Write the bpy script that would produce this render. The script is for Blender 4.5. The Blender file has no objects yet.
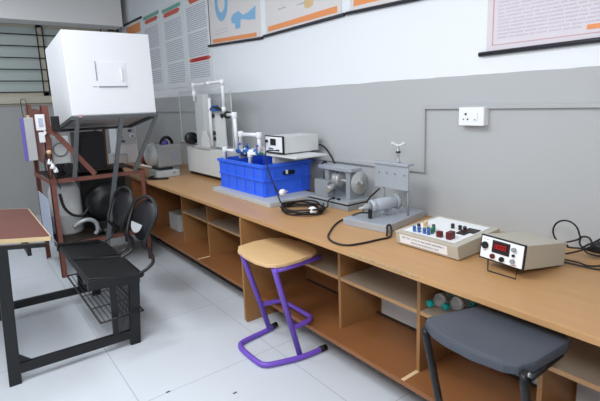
import bpy, bmesh, math, random
from mathutils import Vector, Matrix
rnd = random.Random(7)
scene = bpy.context.scene
COL = scene.collection
V = Vector
PI = math.pi

# ------------------------------------------------------------------ materials
def lin(h):
    h = h.lstrip('#')
    c = [int(h[i:i+2], 16)/255 for i in (0, 2, 4)]
    return tuple((x/12.92 if x <= .04045 else ((x+.055)/1.055)**2.4) for x in c) + (1,)

def mat(name, col, rough=.5, metal=0, var=.06, scale=8, bump=0, bscale=60, spec=.5, stretch=None, emit=None, trans=0, alpha=1, ior=1.45):
    m = bpy.data.materials.new(name); m.use_nodes = True
    nt = m.node_tree; b = nt.nodes['Principled BSDF']
    tc = nt.nodes.new('ShaderNodeTexCoord'); mp = nt.nodes.new('ShaderNodeMapping')
    nt.links.new(tc.outputs['Object'], mp.inputs['Vector'])
    if stretch: mp.inputs['Scale'].default_value = stretch
    no = nt.nodes.new('ShaderNodeTexNoise'); no.inputs['Scale'].default_value = scale; no.inputs['Detail'].default_value = 4
    nt.links.new(mp.outputs[0], no.inputs['Vector'])
    mix = nt.nodes.new('ShaderNodeMix'); mix.data_type = 'RGBA'
    c = lin(col)
    mix.inputs[6].default_value = tuple(min(1, x*(1-var)) for x in c[:3]) + (1,)
    mix.inputs[7].default_value = tuple(min(1, x*(1+var)) for x in c[:3]) + (1,)
    nt.links.new(no.outputs['Fac'], mix.inputs[0]); nt.links.new(mix.outputs[2], b.inputs['Base Color'])
    b.inputs['Roughness'].default_value = rough; b.inputs['Metallic'].default_value = metal
    b.inputs['Specular IOR Level'].default_value = spec; b.inputs['IOR'].default_value = ior
    if trans: b.inputs['Transmission Weight'].default_value = trans
    if alpha < 1: b.inputs['Alpha'].default_value = alpha
    if emit:
        b.inputs['Emission Color'].default_value = lin(emit[0]); b.inputs['Emission Strength'].default_value = emit[1]
    if bump:
        n2 = nt.nodes.new('ShaderNodeTexNoise'); n2.inputs['Scale'].default_value = bscale
        nt.links.new(mp.outputs[0], n2.inputs['Vector'])
        bp = nt.nodes.new('ShaderNodeBump'); bp.inputs['Strength'].default_value = bump; bp.inputs['Distance'].default_value = .002
        nt.links.new(n2.outputs['Fac'], bp.inputs['Height']); nt.links.new(bp.outputs[0], b.inputs['Normal'])
    return m

def wall_mat(name, low, high, zsplit):
    m = mat(name, low, .65, var=.03, scale=2.5, bump=.15, bscale=90)
    nt = m.node_tree; b = nt.nodes['Principled BSDF']; mix = nt.nodes['Mix']
    g = nt.nodes.new('ShaderNodeNewGeometry'); s = nt.nodes.new('ShaderNodeSeparateXYZ'); nt.links.new(g.outputs['Position'], s.inputs[0])
    no = nt.nodes.new('ShaderNodeTexNoise'); no.inputs['Scale'].default_value = 6
    nt.links.new(g.outputs['Position'], no.inputs['Vector'])
    ad = nt.nodes.new('ShaderNodeMath'); ad.operation = 'MULTIPLY_ADD'; ad.inputs[1].default_value = .012
    nt.links.new(no.outputs['Fac'], ad.inputs[0]); nt.links.new(s.outputs['Z'], ad.inputs[2])
    gt = nt.nodes.new('ShaderNodeMath'); gt.operation = 'GREATER_THAN'; gt.inputs[1].default_value = zsplit+.006
    nt.links.new(ad.outputs[0], gt.inputs[0])
    m2 = nt.nodes.new('ShaderNodeMix'); m2.data_type = 'RGBA'
    nt.links.new(gt.outputs[0], m2.inputs[0]); nt.links.new(mix.outputs[2], m2.inputs[6]); m2.inputs[7].default_value = lin(high)
    nt.links.new(m2.outputs[2], b.inputs['Base Color'])
    return m

def floor_mat():
    m = mat('floor_tile', '#cfd5dc', .28, var=.03, scale=3)
    nt = m.node_tree; b = nt.nodes['Principled BSDF']; mix = nt.nodes['Mix']
    g = nt.nodes.new('ShaderNodeNewGeometry'); s = nt.nodes.new('ShaderNodeSeparateXYZ'); nt.links.new(g.outputs['Position'], s.inputs[0])
    outs = []
    for ax, off in (('X', .037), ('Y', -2.12)):
        a = nt.nodes.new('ShaderNodeMath'); a.operation = 'ADD'; a.inputs[1].default_value = off+80.0
        nt.links.new(s.outputs[ax], a.inputs[0])
        md = nt.nodes.new('ShaderNodeMath'); md.operation = 'PINGPONG'; md.inputs[1].default_value = .4
        nt.links.new(a.outputs[0], md.inputs[0])
        lt = nt.nodes.new('ShaderNodeMath'); lt.operation = 'LESS_THAN'; lt.inputs[1].default_value = .0028
        nt.links.new(md.outputs[0], lt.inputs[0]); outs.append(lt)
    mx = nt.nodes.new('ShaderNodeMath'); mx.operation = 'MAXIMUM'
    nt.links.new(outs[0].outputs[0], mx.inputs[0]); nt.links.new(outs[1].outputs[0], mx.inputs[1])
    m2 = nt.nodes.new('ShaderNodeMix'); m2.data_type = 'RGBA'; m2.inputs[7].default_value = lin('#b0b6be')
    nt.links.new(mx.outputs[0], m2.inputs[0]); nt.links.new(mix.outputs[2], m2.inputs[6])
    nt.links.new(m2.outputs[2], b.inputs['Base Color'])
    return m

M = dict(
    wall=wall_mat('two_tone_wall', '#b3b6b8', '#e9edf2', 1.568),
    backwall=mat('back_wall_paint', '#a3a4a4', .7, var=.03, scale=2, bump=.1),
    beam=mat('lintel_paint', '#f0f0f0', .7, var=.03, scale=2),
    plain=mat('off_camera_wall_paint', '#dcdfe2', .8, var=.02),
    ceil=mat('ceiling_paint', '#f0f2f4', .85, var=.02),
    floor=floor_mat(),
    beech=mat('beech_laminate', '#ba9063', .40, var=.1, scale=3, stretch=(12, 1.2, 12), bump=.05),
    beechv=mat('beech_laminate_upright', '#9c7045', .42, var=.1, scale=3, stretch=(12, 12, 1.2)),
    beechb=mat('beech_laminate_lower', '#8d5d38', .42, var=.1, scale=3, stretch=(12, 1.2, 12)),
    beechd=mat('brown_laminate', '#8c5b36', .45, var=.12, scale=3, stretch=(12, 12, 1.2)),
    shelfg=mat('unlaminated_shelf_board', '#b5a898', .7, var=.08, scale=12),
    kick=mat('dark_plinth', '#3a2f28', .7, var=.15),
    darkboard=mat('dark_brown_board', '#32281f', .6, var=.15),
    chip=mat('chipboard', '#b79a76', .95, var=.55, scale=160, bump=.8, bscale=160),
    black=mat('black_plastic', '#1b1b1d', .4, var=.1),
    blackm=mat('black_painted_steel', '#17181b', .42, var=.15, scale=20),
    bluebl=mat('navy_black_plastic', '#17181f', .4, var=.1),
    rubber=mat('black_rubber', '#141414', .6, var=.1),
    cable=mat('black_cable', '#1c1a1a', .5, var=.1),
    seatb=mat('seat_vinyl_black', '#1c1d1f', .4, var=.12, scale=30, bump=.2, bscale=200),
    greyv=mat('dark_grey_vinyl', '#484d57', .5, var=.14, scale=6, bump=.15, bscale=120),
    desk=mat('red_brown_laminate', '#6c4036', .35, var=.1, scale=5, stretch=(8, 1, 8)),
    lip=mat('pale_wood_lipping', '#e0c79b', .5, var=.08),
    purple=mat('purple_painted_tube', '#7552c0', .35, var=.08, scale=10),
    stoolw=mat('pale_plywood', '#d8b586', .42, var=.08, scale=3, stretch=(10, 1.5, 10)),
    rust=mat('red_oxide_angle_iron', '#7a4a40', .6, var=.25, scale=14),
    greym=mat('grey_painted_steel', '#5a5e60', .5, var=.15, scale=15),
    white=mat('white_plastic', '#eef0f3', .35, var=.02),
    foam=mat('white_foam_board', '#f5f7fb', .6, var=.015, scale=3),
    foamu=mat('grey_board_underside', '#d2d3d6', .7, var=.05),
    pvc=mat('white_pvc', '#e6e9ec', .3, var=.03),
    blueval=mat('blue_valve_plastic', '#2f62ac', .35, var=.1),
    crate=mat('blue_crate_plastic', '#3a6df2', .36, var=.07, scale=6),
    lgrey=mat('light_grey_enamel', '#b9bdbf', .45, var=.05, scale=8),
    pgrey=mat('pale_grey_panel', '#d3d6d6', .45, var=.05, scale=8),
    mgrey=mat('mid_grey_enamel', '#8f969b', .42, var=.08, scale=10),
    steel=mat('machined_steel', '#a9acaf', .38, .4, var=.08, scale=20),
    alum=mat('brushed_aluminium', '#b3bac3', .38, .35, var=.06, scale=12),
    cream=mat('cream_metal_case', '#b9b4a6', .45, var=.03),
    beige=mat('beige_window_frame', '#bcb6a6', .55, var=.06),
    glass=mat('window_glass_grey', '#b2bdbb', .3, var=.1, scale=1.5),
    glassl=mat('window_glass_pale', '#b8c1be', .3, var=.08, scale=2),
    acryl=mat('clear_acrylic', '#dfe5e6', .1, var=0, alpha=.16),
    acryle=mat('acrylic_edge', '#eef3f4', .2, var=.02, alpha=.7),
    acrylg=mat('grey_acrylic', '#c6cbcc', .45, var=.03, alpha=.6, spec=.2),
    bottle=mat('clear_pet', '#e8f1f0', .12, var=0, alpha=.3),
    teal=mat('teal_cap', '#18a3a0', .35, var=.05),
    red=mat('red_plastic', '#b3262c', .4, var=.1),
    redl=mat('red_led_digits', '#b01010', .4, var=0, emit=('#e0140c', .45)),
    ledwin=mat('display_window', '#2a0a0c', .2, var=.05),
    dkred=mat('maroon_terminal', '#5e1d20', .4, var=.1),
    green=mat('green_terminal', '#1f6a55', .4, var=.1),
    yellow=mat('cream_knob', '#d9b98a', .4, var=.1),
    paper=mat('chart_paper_pale', '#e2e6ea', .55, var=.02, scale=6),
    paperw=mat('chart_paper_cream', '#dcd8d8', .55, var=.02, scale=6),
    paperp=mat('chart_paper_pink', '#d9d3da', .55, var=.03, scale=60),
    ink=mat('grey_print', '#a3aab6', .6, var=.1),
    inkd=mat('dark_print', '#57607a', .6, var=.1),
    inkt=mat('slate_blue_print', '#9197ab', .6, var=.1),
    pinkp=mat('pink_print', '#cf9aa0', .5, var=.05),
    inkp=mat('violet_print', '#cbc3cf', .6, var=.1),
    inkb=mat('light_blue_print', '#86b7dc', .55, var=.08),
    orange=mat('orange_print', '#e8955c', .5, var=.05),
    teals=mat('green_print', '#6fae9b', .5, var=.05),
    redp=mat('red_print', '#d2604f', .5, var=.05),
    rod=mat('chart_rod_black', '#2a2a33', .4, var=.1),
    conduit=mat('grey_conduit', '#b0b3b5', .55, var=.03),
    violet=mat('violet_stripe', '#6a63b5', .5, var=.05),
    sheet=mat('blue_white_sheet', '#b4bbce', .6, var=.35, scale=40),
    pclip=mat('pale_red_clip', '#b79a98', .5, var=.1),
    debris=mat('dark_floor_scrap', '#5c5a58', .8, var=.2),
)

# ------------------------------------------------------------------ mesh builder
class MB:
    def __init__(self):
        self.bm = bmesh.new(); self.T = Matrix.Identity(4); self.mi = 0
    def _add(self, fn):
        n0 = len(self.bm.verts); f0 = len(self.bm.faces)
        fn()
        self.bm.verts.ensure_lookup_table(); self.bm.faces.ensure_lookup_table()
        for v in self.bm.verts[n0:]: v.co = self.T @ v.co
        for f in self.bm.faces[f0:]: f.material_index = self.mi
        return self
    def box(self, a, b, bev=0, R=None):
        """box between corners a and b"""
        a, b = V(a), V(b); c = (a+b)/2; s = V((abs(b[i]-a[i]) for i in range(3)))
        def fn():
            t = bmesh.new(); bmesh.ops.create_cube(t, size=1)
            for v in t.verts: v.co = V((v.co.x*s.x, v.co.y*s.y, v.co.z*s.z))
            if bev: bmesh.ops.bevel(t, geom=t.edges[:], offset=min(bev, min(s)*.45), segments=2, affect='EDGES', profile=.5)
            for v in t.verts: v.co = (R @ v.co if R else v.co) + c
            self._merge(t)
        return self._add(fn)
    def _merge(self, t):
        me = bpy.data.meshes.new('tmp'); t.to_mesh(me); t.free(); self.bm.from_mesh(me); bpy.data.meshes.remove(me)
    def tube(self, pts, r, seg=10, closed=False, smooth=0, rx=None):
        """round (or flat, with rx) tube along points; smooth = catmull-rom subdivisions"""
        pts = [V(p) for p in pts]
        if smooth:
            q = []; n = len(pts)
            rng = n if closed else n-1
            for i in range(rng):
                g = lambda k: pts[k % n] if closed else pts[max(0, min(n-1, k))]
                p0, p1, p2, p3 = g(i-1), g(i), g(i+1), g(i+2)
                for j in range(smooth):
                    t = j/smooth
                    q.append(.5*((2*p1)+(p2-p0)*t+(2*p0-5*p1+4*p2-p3)*t*t+(3*p1-p0-3*p2+p3)*t**3))
            if not closed: q.append(pts[-1])
            pts = q
        def fn():
            bm = self.bm; n = len(pts); rings = []; up = None
            for i, p in enumerate(pts):
                if closed: d = pts[(i+1) % n]-pts[i-1]
                else: d = pts[min(i+1, n-1)]-pts[max(i-1, 0)]
                if d.length < 1e-9: d = V((0, 0, 1))
                d.normalize()
                if up is None: up = V((0, 0, 1)) if abs(d.z) < .9 else V((1, 0, 0))
                u = up-d*up.dot(d)
                if u.length < 1e-5: u = d.orthogonal()
                u.normalize(); w = d.cross(u); up = u
                ring = []
                for k in range(seg):
                    a = 2*PI*(k+.5)/seg
                    ring.append(bm.verts.new(p+u*math.cos(a)*r+w*math.sin(a)*(rx or r)))
                rings.append(ring)
            m = n if closed else n-1
            for i in range(m):
                A, B = rings[i], rings[(i+1) % n]
                for k in range(seg):
                    f = bm.faces.new((A[k], A[(k+1) % seg], B[(k+1) % seg], B[k])); f.smooth = seg > 4
            if not closed:
                bm.faces.new(rings[0][::-1]); bm.faces.new(rings[-1])
        return self._add(fn)
    def bar(self, p0, p1, w, h):
        """rectangular bar; w across, h along the 'up' side"""
        p0, p1 = V(p0), V(p1); d = (p1-p0).normalized()
        up = V((0, 0, 1)) if abs(d.z) < .8 else V((0, 1, 0))
        u = (up-d*up.dot(d)).normalized(); s = d.cross(u)
        def fn():
            bm = self.bm; vs = []
            for p in (p0, p1):
                for a, b in ((-1, -1), (1, -1), (1, 1), (-1, 1)):
                    vs.append(bm.verts.new(p+s*a*w/2+u*b*h/2))
            for f in ((3, 2, 1, 0), (4, 5, 6, 7), (0, 1, 5, 4), (1, 2, 6, 5), (2, 3, 7, 6), (3, 0, 4, 7)):
                bm.faces.new([vs[i] for i in f])
        return self._add(fn)
    def angle(self, p0, p1, w, d1, d2, t=.004):
        """angle iron: two thin flanges towards directions d1 and d2"""
        p0, p1 = V(p0), V(p1); d1 = V(d1); d2 = V(d2)
        def fn():
            bm = self.bm
            for a, b in ((d1, d2), (d2, d1)):
                vs = []
                for p in (p0, p1):
                    for i, j in ((0, 0), (w, 0), (w, t), (0, t)): vs.append(bm.verts.new(p+a*i+b*j))
                for f in ((3, 2, 1, 0), (4, 5, 6, 7), (0, 1, 5, 4), (1, 2, 6, 5), (2, 3, 7, 6), (3, 0, 4, 7)):
                    bm.faces.new([vs[i] for i in f])
        self._add(fn)
        return self
    def lathe(self, p0, axis, prof, seg=24):
        """prof: (distance along axis, radius)"""
        p0 = V(p0); d = V(axis).normalized(); u = d.orthogonal().normalized(); w = d.cross(u)
        def fn():
            bm = self.bm; rings = []
            for h, r in prof:
                if r < 1e-6: rings.append([bm.verts.new(p0+d*h)])
                else: rings.append([bm.verts.new(p0+d*h+u*math.cos(2*PI*k/seg)*r+w*math.sin(2*PI*k/seg)*r) for k in range(seg)])
            for A, B in zip(rings, rings[1:]):
                for k in range(seg):
                    k2 = (k+1) % seg
                    if len(A) == 1 and len(B) == 1: continue
                    if len(A) == 1: f = bm.faces.new((A[0], B[k2], B[k]))
                    elif len(B) == 1: f = bm.faces.new((A[k], A[k2], B[0]))
                    else: f = bm.faces.new((A[k], A[k2], B[k2], B[k]))
                    f.smooth = True
            if len(rings[0]) > 1: bm.faces.new(rings[0][::-1])
            if len(rings[-1]) > 1: bm.faces.new(rings[-1])
        return self._add(fn)
    def cyl(self, p0, p1, r, seg=24, r2=None):
        p0, p1 = V(p0), V(p1); L = (p1-p0).length
        return self.lathe(p0, p1-p0, [(0, r), (L, r if r2 is None else r2)], seg)
    def prism(self, poly, o, u, v, depth, bev=0):
        """2D polygon (list of (a,b)) placed at o + a*u + b*v, extruded by depth along u x v"""
        o, u, v = V(o), V(u), V(v); n = u.cross(v).normalized()
        def fn():
            t = bmesh.new()
            A = [t.verts.new(o+u*a+v*b) for a, b in poly]
            B = [t.verts.new(o+u*a+v*b+n*depth) for a, b in poly]
            k = len(poly)
            t.faces.new(A[::-1]); t.faces.new(B)
            for i in range(k): t.faces.new((A[i], A[(i+1) % k], B[(i+1) % k], B[i]))
            bmesh.ops.recalc_face_normals(t, faces=t.faces[:])
            if bev:
                bmesh.ops.bevel(t, geom=[e for e in t.edges if not (e.is_manifold and e.calc_face_angle(0) < .6)], offset=bev, segments=2, affect='EDGES', profile=.5)
            self._merge(t)
        return self._add(fn)
    def build(self, name, mats, parent=None):
        if not isinstance(mats, (list, tuple)): mats = [mats]
        me = bpy.data.meshes.new(name)
        bmesh.ops.recalc_face_normals(self.bm, faces=self.bm.faces[:])
        o = bpy.data.objects.new(name, me); COL.objects.link(o)
        if parent is not None:
            w = Matrix.Identity(4); p = parent; off = V((0, 0, 0))
            while p is not None: off += p.location; p = p.parent
            for v in self.bm.verts: v.co -= off
            o.parent = parent
        else:
            xs = [v.co for v in self.bm.verts]
            lo = V((min(c[i] for c in xs) for i in range(3))); hi = V((max(c[i] for c in xs) for i in range(3)))
            off = V(((lo.x+hi.x)/2, (lo.y+hi.y)/2, lo.z))
            for v in self.bm.verts: v.co -= off
            o.location = off
        self.bm.to_mesh(me); self.bm.free()
        for m in mats: me.materials.append(m)
        return o

def tag(o, label, cat, group=None):
    o['label'] = label; o['category'] = cat
    if group: o['group'] = group
    return o
def thing(name, loc, label, cat, group=None):
    o = bpy.data.objects.new(name, None); COL.objects.link(o); o.location = loc; o.empty_display_size = .05
    return tag(o, label, cat, group)
def struct(o):
    o['kind'] = 'structure'; return o
def rrect(w, h, r, n=5):
    pts = []
    for cx, cy, a0 in ((w/2-r, h/2-r, 0), (-w/2+r, h/2-r, 90), (-w/2+r, -h/2+r, 180), (w/2-r, -h/2+r, 270)):
        for k in range(n+1):
            a = math.radians(a0+90*k/n); pts.append((cx+r*math.cos(a), cy+r*math.sin(a)))
    return pts
def circ(r, n=24, rx=None): return [((rx or r)*math.cos(2*PI*k/n), r*math.sin(2*PI*k/n)) for k in range(n)]
def text_mesh(body, size, o, u, v, name, m, parent, align='CENTER', extrude=.0004):
    cu = bpy.data.curves.new('tmp_text', 'FONT'); cu.body = body; cu.size = size; cu.align_x = align; cu.align_y = 'CENTER'; cu.extrude = extrude
    to = bpy.data.objects.new('tmp_text', cu); COL.objects.link(to)
    dg = bpy.context.evaluated_depsgraph_get()
    me = bpy.data.meshes.new_from_object(to.evaluated_get(dg))
    bpy.data.objects.remove(to); bpy.data.curves.remove(cu)
    u, v = V(u).normalized(), V(v).normalized(); n = u.cross(v)
    mb = MB(); mb.bm.from_mesh(me); bpy.data.meshes.remove(me)
    for w in mb.bm.verts: w.co = V(o)+u*w.co.x+v*w.co.y+n*w.co.z
    for f in mb.bm.faces: f.material_index = 0
    return mb.build(name, m, parent)

# ------------------------------------------------------------------ room
WX = .80; BY = 7.2; LX = -3.4; FY = -2.2; CZ = 3.0
struct(MB().box((LX-.1, FY-.1, -.1), (WX+.1, BY+.3, 0)).build('floor', M['floor']))
struct(MB().box((LX-.1, FY-.1, CZ), (WX+.1, BY+.3, CZ+.1)).build('ceiling', M['ceil']))
struct(MB().box((WX, FY-.1, 0), (WX+.12, BY+.3, CZ)).build('wall_right', M['wall']))
struct(MB().box((LX-.12, FY-.1, 0), (LX, BY+.3, CZ)).build('wall_left', M['plain']))
struct(MB().box((LX, FY-.12, 0), (WX, FY, CZ)).build('wall_front', M['plain']))
# back wall with the window opening  (x -2.6..0.76, z 1.65..2.62)
WL, WR, WB, WT = -2.6, .76, 1.655, 2.625
mb = MB()
mb.box((LX, BY, 0), (WX, BY+.2, WB)).box((LX, BY, WB), (WL, BY+.2, WT)).box((WR, BY, WB), (WX, BY+.2, WT)).box((LX, BY, WT), (WX, BY+.2, CZ))
struct(mb.build('wall_back', M['backwall']))
struct(MB().box((LX, BY-.35, 2.602), (.715, BY, CZ), .004).build('trim_1', M['beam']))        # lintel beam above the window
struct(MB().box((LX, BY-.05, 1.56), (WX, BY, WB), .004).box((LX, BY-.012, 1.535), (WX, BY, 1.552)).build('trim_2', M['beige']))   # sill band
win = MB()
for x in (WL, -.305, WR-.045): win.box((x-.001 if x != -.305 else -.335, BY+.03, WB), ((x+.045) if x != -.305 else -.268, BY+.1, WT), .004)
win.box((WL, BY+.03, WB), (WR, BY+.1, WB+.05)).box((WL, BY+.03, WT-.05), (WR, BY+.1, WT))
w = struct(win.build('window_1', M['beige']))
MB().box((WL, BY+.06, WB), (-.3, BY+.07, WT)).build('pane', M['glass'], w)
MB().box((-.3, BY+.06, WB), (WR, BY+.07, WT)).build('pane', M['glassl'], w)
g = MB()
for z in (2.473, 2.321, 2.167, 2.014, 1.86, 1.713): g.tube([(WL, BY+.015, z), (.72, BY+.015, z)], .0075, 6)
for x in (-.335, -.262, .5, -1.6): g.box((x-.006, BY+.008, WB), (x+.006, BY+.024, WT))
g.build('grill', M['rubber'], w)
MB().box((-.62, BY-.075, 1.56), (-.55, BY-.05, 1.66)).build('sill_bracket', M['beige'], w)
MB().box((.60, BY-.02, 2.585), (.69, BY+.03, 2.625)).build('window_latch', M['black'], w)

# surface conduit on the right wall
c = MB(); x0 = WX-.018
c.box((x0, -1.5, 1.393), (WX, 1.675, 1.413), .002).box((x0, 1.655, 1.0402), (WX, 1.675, 1.3928), .002).box((x0, 1.655, 1.02), (WX, 5.3, 1.04), .002).box((x0, 4.45, 1.385), (WX, 6.9, 1.405), .002)
struct(c.build('trim_3', M['conduit']))

# wall socket
s = thing('wall_socket', (WX, 1.34, 1.306), 'white double surface-mounted socket box with switch on the grey wall below the conduit', 'socket')
MB().box((WX-.042, 1.267, 1.307), (WX, 1.411, 1.402), .004).build('back_box', M['white'], s)
MB().box((WX-.05, 1.267, 1.307), (WX-.0425, 1.411, 1.402), .003).build('face_plate', M['white'], s)
hx = WX-.0512
MB().cyl((hx+.001, 1.369, 1.367), (hx-.0006, 1.369, 1.367), .006, 12).cyl((hx+.001, 1.381, 1.340), (hx-.0006, 1.381, 1.340), .0035, 10).cyl((hx+.001, 1.357, 1.340), (hx-.0006, 1.357, 1.340), .0045, 10).build('pin_hole', M['blackm'], s)
MB().box((hx-.003, 1.301, 1.334), (hx+.001, 1.325, 1.376), .002).build('rocker_switch', M['white'], s)
MB().box((hx-.004, 1.311, 1.336), (hx-.0025, 1.319, 1.342)).build('switch_mark', M['mgrey'], s)

# ------------------------------------------------------------------ wall charts (right wall; sheets face -X)
def chart(name, y0, y1, z0, z1, label, sheet, cat='wall chart', group=None):
    """y0 far edge, y1 near edge"""
    t = thing(name, (WX, (y0+y1)/2, z0), label, cat, group)
    MB().box((WX-.006, y1, z0), (WX-.001, y0, z1)).build('sheet', sheet, t)
    return t
def strip(mb, ya, yb, za, zb, d=.0075): mb.box((WX-d, min(ya, yb), za), (WX-.006, max(ya, yb), zb))
def words(mb, y0, y1, z, h, dens=.9):
    y = y0
    while y > y1+.01:
        L = rnd.uniform(.02, .07); e = max(y1, y-L)
        strip(mb, y, e, z, z+h); y = e-rnd.uniform(.006, .012)
# chart 1 (partly behind the box)
t = chart('wall_chart', 7.0, 6.30, 1.67, 2.632, 'pale chart with black top rod and orange heading, nearest the window', M['paper'])
MB().tube([(WX-.012, 7.06, 2.648), (WX-.012, 6.27, 2.645)], .013, 8).build('top_rod', M['rod'], t)
m1 = MB(); strip(m1, 6.95, 6.36, 2.48, 2.6); m1.build('heading_band', M['orange'], t)
m1 = MB()
for k in range(22): words(m1, 6.93, 6.38, 2.4-.032*k, .010)
m1.build('printed_text', M['ink'], t)
# charts 2-4
t = chart('wall_chart', 6.27, 5.63, 1.665, 2.65, 'long text chart with green top and red heading, second from the window', M['paper'], group='long text charts')
m1 = MB(); strip(m1, 6.22, 5.66, 2.588, 2.63); m1.build('top_band', M['teals'], t)
m1 = MB(); m1.prism([(6.18, 2.555), (6.14, 2.53), (5.75, 2.53), (5.70, 2.555), (5.75, 2.58), (6.14, 2.58)], (WX-.0075, 0, 0), (0, 1, 0), (0, 0, 1), .0015); m1.build('heading_band', M['redp'], t)
m1 = MB()
for k in range(30):
    if k in (11, 22): continue
    words(m1, 6.2, 5.72, 2.46-.024*k, .008)
m1.build('printed_text', M['ink'], t)
t = chart('wall_chart', 5.58, 4.93, 1.67, 2.65, 'long text chart with green top and red heading, just left of the plain-topped one', M['paper'], group='long text charts')
m1 = MB(); strip(m1, 5.55, 5.0, 2.565, 2.605); m1.build('top_band', M['teals'], t)
m1 = MB(); m1.prism([(5.52, 2.532), (5.48, 2.505), (5.07, 2.505), (5.02, 2.532), (5.07, 2.558), (5.48, 2.558)], (WX-.0075, 0, 0), (0, 1, 0), (0, 0, 1), .0015); m1.build('heading_band', M['redp'], t)
m1 = MB()
for k in range(31):
    if k in (9, 20): continue
    words(m1, 5.5, 5.0, 2.44-.0235*k, .008)
m1.build('printed_text', M['inkd'] if False else M['ink'], t)
t = chart('wall_chart', 4.90, 4.31, 1.69, 2.65, 'long text chart with a red banner near its foot, beside the bolt diagram chart', M['paper'], group='long text charts')
m1 = MB(); m1.prism([(4.78, 2.58), (4.74, 2.53), (4.47, 2.53), (4.43, 2.58), (4.47, 2.63), (4.74, 2.63)], (WX-.0075, 0, 0), (0, 1, 0), (0, 0, 1), .0015)
m1.build('heading_band', M['redp'], t)
m1 = MB(); m1.prism([(4.87, 1.945), (4.82, 1.924), (4.38, 1.924), (4.33, 1.945), (4.38, 1.966), (4.82, 1.966)], (WX-.0075, 0, 0), (0, 1, 0), (0, 0, 1), .0015)
m1.build('lower_banner', M['redp'], t)
m1 = MB(); strip(m1, 4.78, 4.41, 1.930, 1.960, .0085); m1.build('banner_centre', M['red'], t)
m1 = MB()
for k in range(36):
    z = 2.49-.021*k
    if 1.91 < z < 1.98 or k in (12,): continue
    words(m1, 4.85, 4.37, z, .008)
m1.build('printed_text', M['ink'], t)
# chart 5: bolt diagram, rail dips
def rail_chart(y0, y1, zl, zr, label, ztop=2.9, sheet='paperw', m0=.035):
    t = thing('wall_chart', (WX, (y0+y1)/2, min(zl, zr)), label, 'wall chart', 'rail-hung diagram charts')
    MB().prism([(y1+m0, zr+.0), (y0-m0, zl), (y0-m0, ztop), (y1+m0, ztop)], (WX-.006, 0, 0), (0, 1, 0), (0, 0, 1), .005).build('sheet', M[sheet], t)
    MB().tube([(WX-.012, y0, zl), (WX-.012, y1, zr)], .012, 8).build('bottom_rail', M['rod'], t)
    return t
t = rail_chart(4.36, 3.34, 2.052, 2.005, 'diagram chart with a blue U-shape and blue bolt, leftmost of the rail-hung charts')
MB().prism([(3.44, 2.03), (4.27, 2.07), (4.27, 2.105), (3.44, 2.065)], (WX-.0075, 0, 0), (0, 1, 0), (0, 0, 1), .0015).build('orange_band', M['orange'], t)
u = MB()
ou = [(.13*math.cos(PI+PI*k/12), .17*math.sin(PI+PI*k/12)) for k in range(13)]
iu = [(.07*math.cos(2*PI-PI*k/12), .09*math.sin(2*PI-PI*k/12)) for k in range(13)]
poly = [(4.045+a, 2.42+b) for a, b in [(-.13, .4)]+ou+[(.13, .4), (.07, .4)]+iu+[(-.07, .4)]]
u.prism(poly, (WX-.0075, 0, 0), (0, 1, 0), (0, 0, 1), .0015)
bp = [(3.80, 2.14), (3.71, 2.14), (3.70, 2.205), (3.66, 2.21), (3.56, 2.186), (3.446, 2.176), (3.436, 2.285), (3.56, 2.25), (3.66, 2.245), (3.72, 2.29), (3.82, 2.28), (3.87, 2.25), (3.86, 2.20), (3.80, 2.195)]
u.prism(bp, (WX-.0075, 0, 0), (0, 1, 0), (0, 0, 1), .0015).build('blue_diagram', M['inkb'], t)
m1 = MB()
for z in (2.14, 2.17): words(m1, 4.2, 3.95, z, .008)
m1.build('printed_text', M['inkp'], t)
t = rail_chart(3.325, 2.325, 2.014, 2.028, 'diagram chart with orange strip and orange cell drawing, middle of the rail-hung charts')
MB().prism([(2.40, 2.055), (3.26, 2.045), (3.26, 2.083), (2.40, 2.098)], (WX-.0075, 0, 0), (0, 1, 0), (0, 0, 1), .0015).build('orange_band', M['orange'], t)
MB().prism([(2.72, 2.135), (2.66, 2.15), (2.65, 2.4), (2.77, 2.4), (2.76, 2.15)], (WX-.0075, 0, 0), (0, 1, 0), (0, 0, 1), .0015).build('orange_drawing', M['yellow'], t)
m1 = MB()
for y, z in ((3.1, 2.19), (2.98, 2.25), (2.85, 2.18), (3.15, 2.28), (2.56, 2.2)): words(m1, y, y-.1, z, .008)
m1.build('printed_text', M['ink'], t)
t = rail_chart(2.31, 1.25, 2.03, 2.0, 'rail-hung chart of which only the lower edge shows, right of the orange cell chart')
MB().prism([(1.4, 2.05), (2.24, 2.065), (2.24, 2.105), (1.4, 2.09)], (WX-.0075, 0, 0), (0, 1, 0), (0, 0, 1), .0015).build('orange_band', M['orange'], t)
# chart 8 at right
t = thing('wall_chart', (WX, .8, 1.66), 'large pale chart of small violet print on a black rail, above the socket', 'wall chart')
MB().box((WX-.006, .2, 1.675), (WX-.001, 1.292, 2.75)).build('sheet', M['paperp'], t)
MB().tube([(WX-.014, 1.325, 1.667), (WX-.014, .15, 1.68)], .0115, 10).build('bottom_rail', M['rod'], t)
m1 = MB(); strip(m1, 1.262, 1.257, 1.705, 2.7); strip(m1, 1.262, .23, 1.704, 1.707); m1.build('border_line', M['pinkp'], t)
m1 = MB(); strip(m1, .835, .55, 1.722, 1.742); m1.build('orange_band', M['orange'], t)
m1 = MB()
for k in range(58):
    z = 1.735+.0165*k
    words(m1, 1.235, .86 if k < 1 else .25, z, .007)
m1.build('printed_text', M['inkp'], t)

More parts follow.
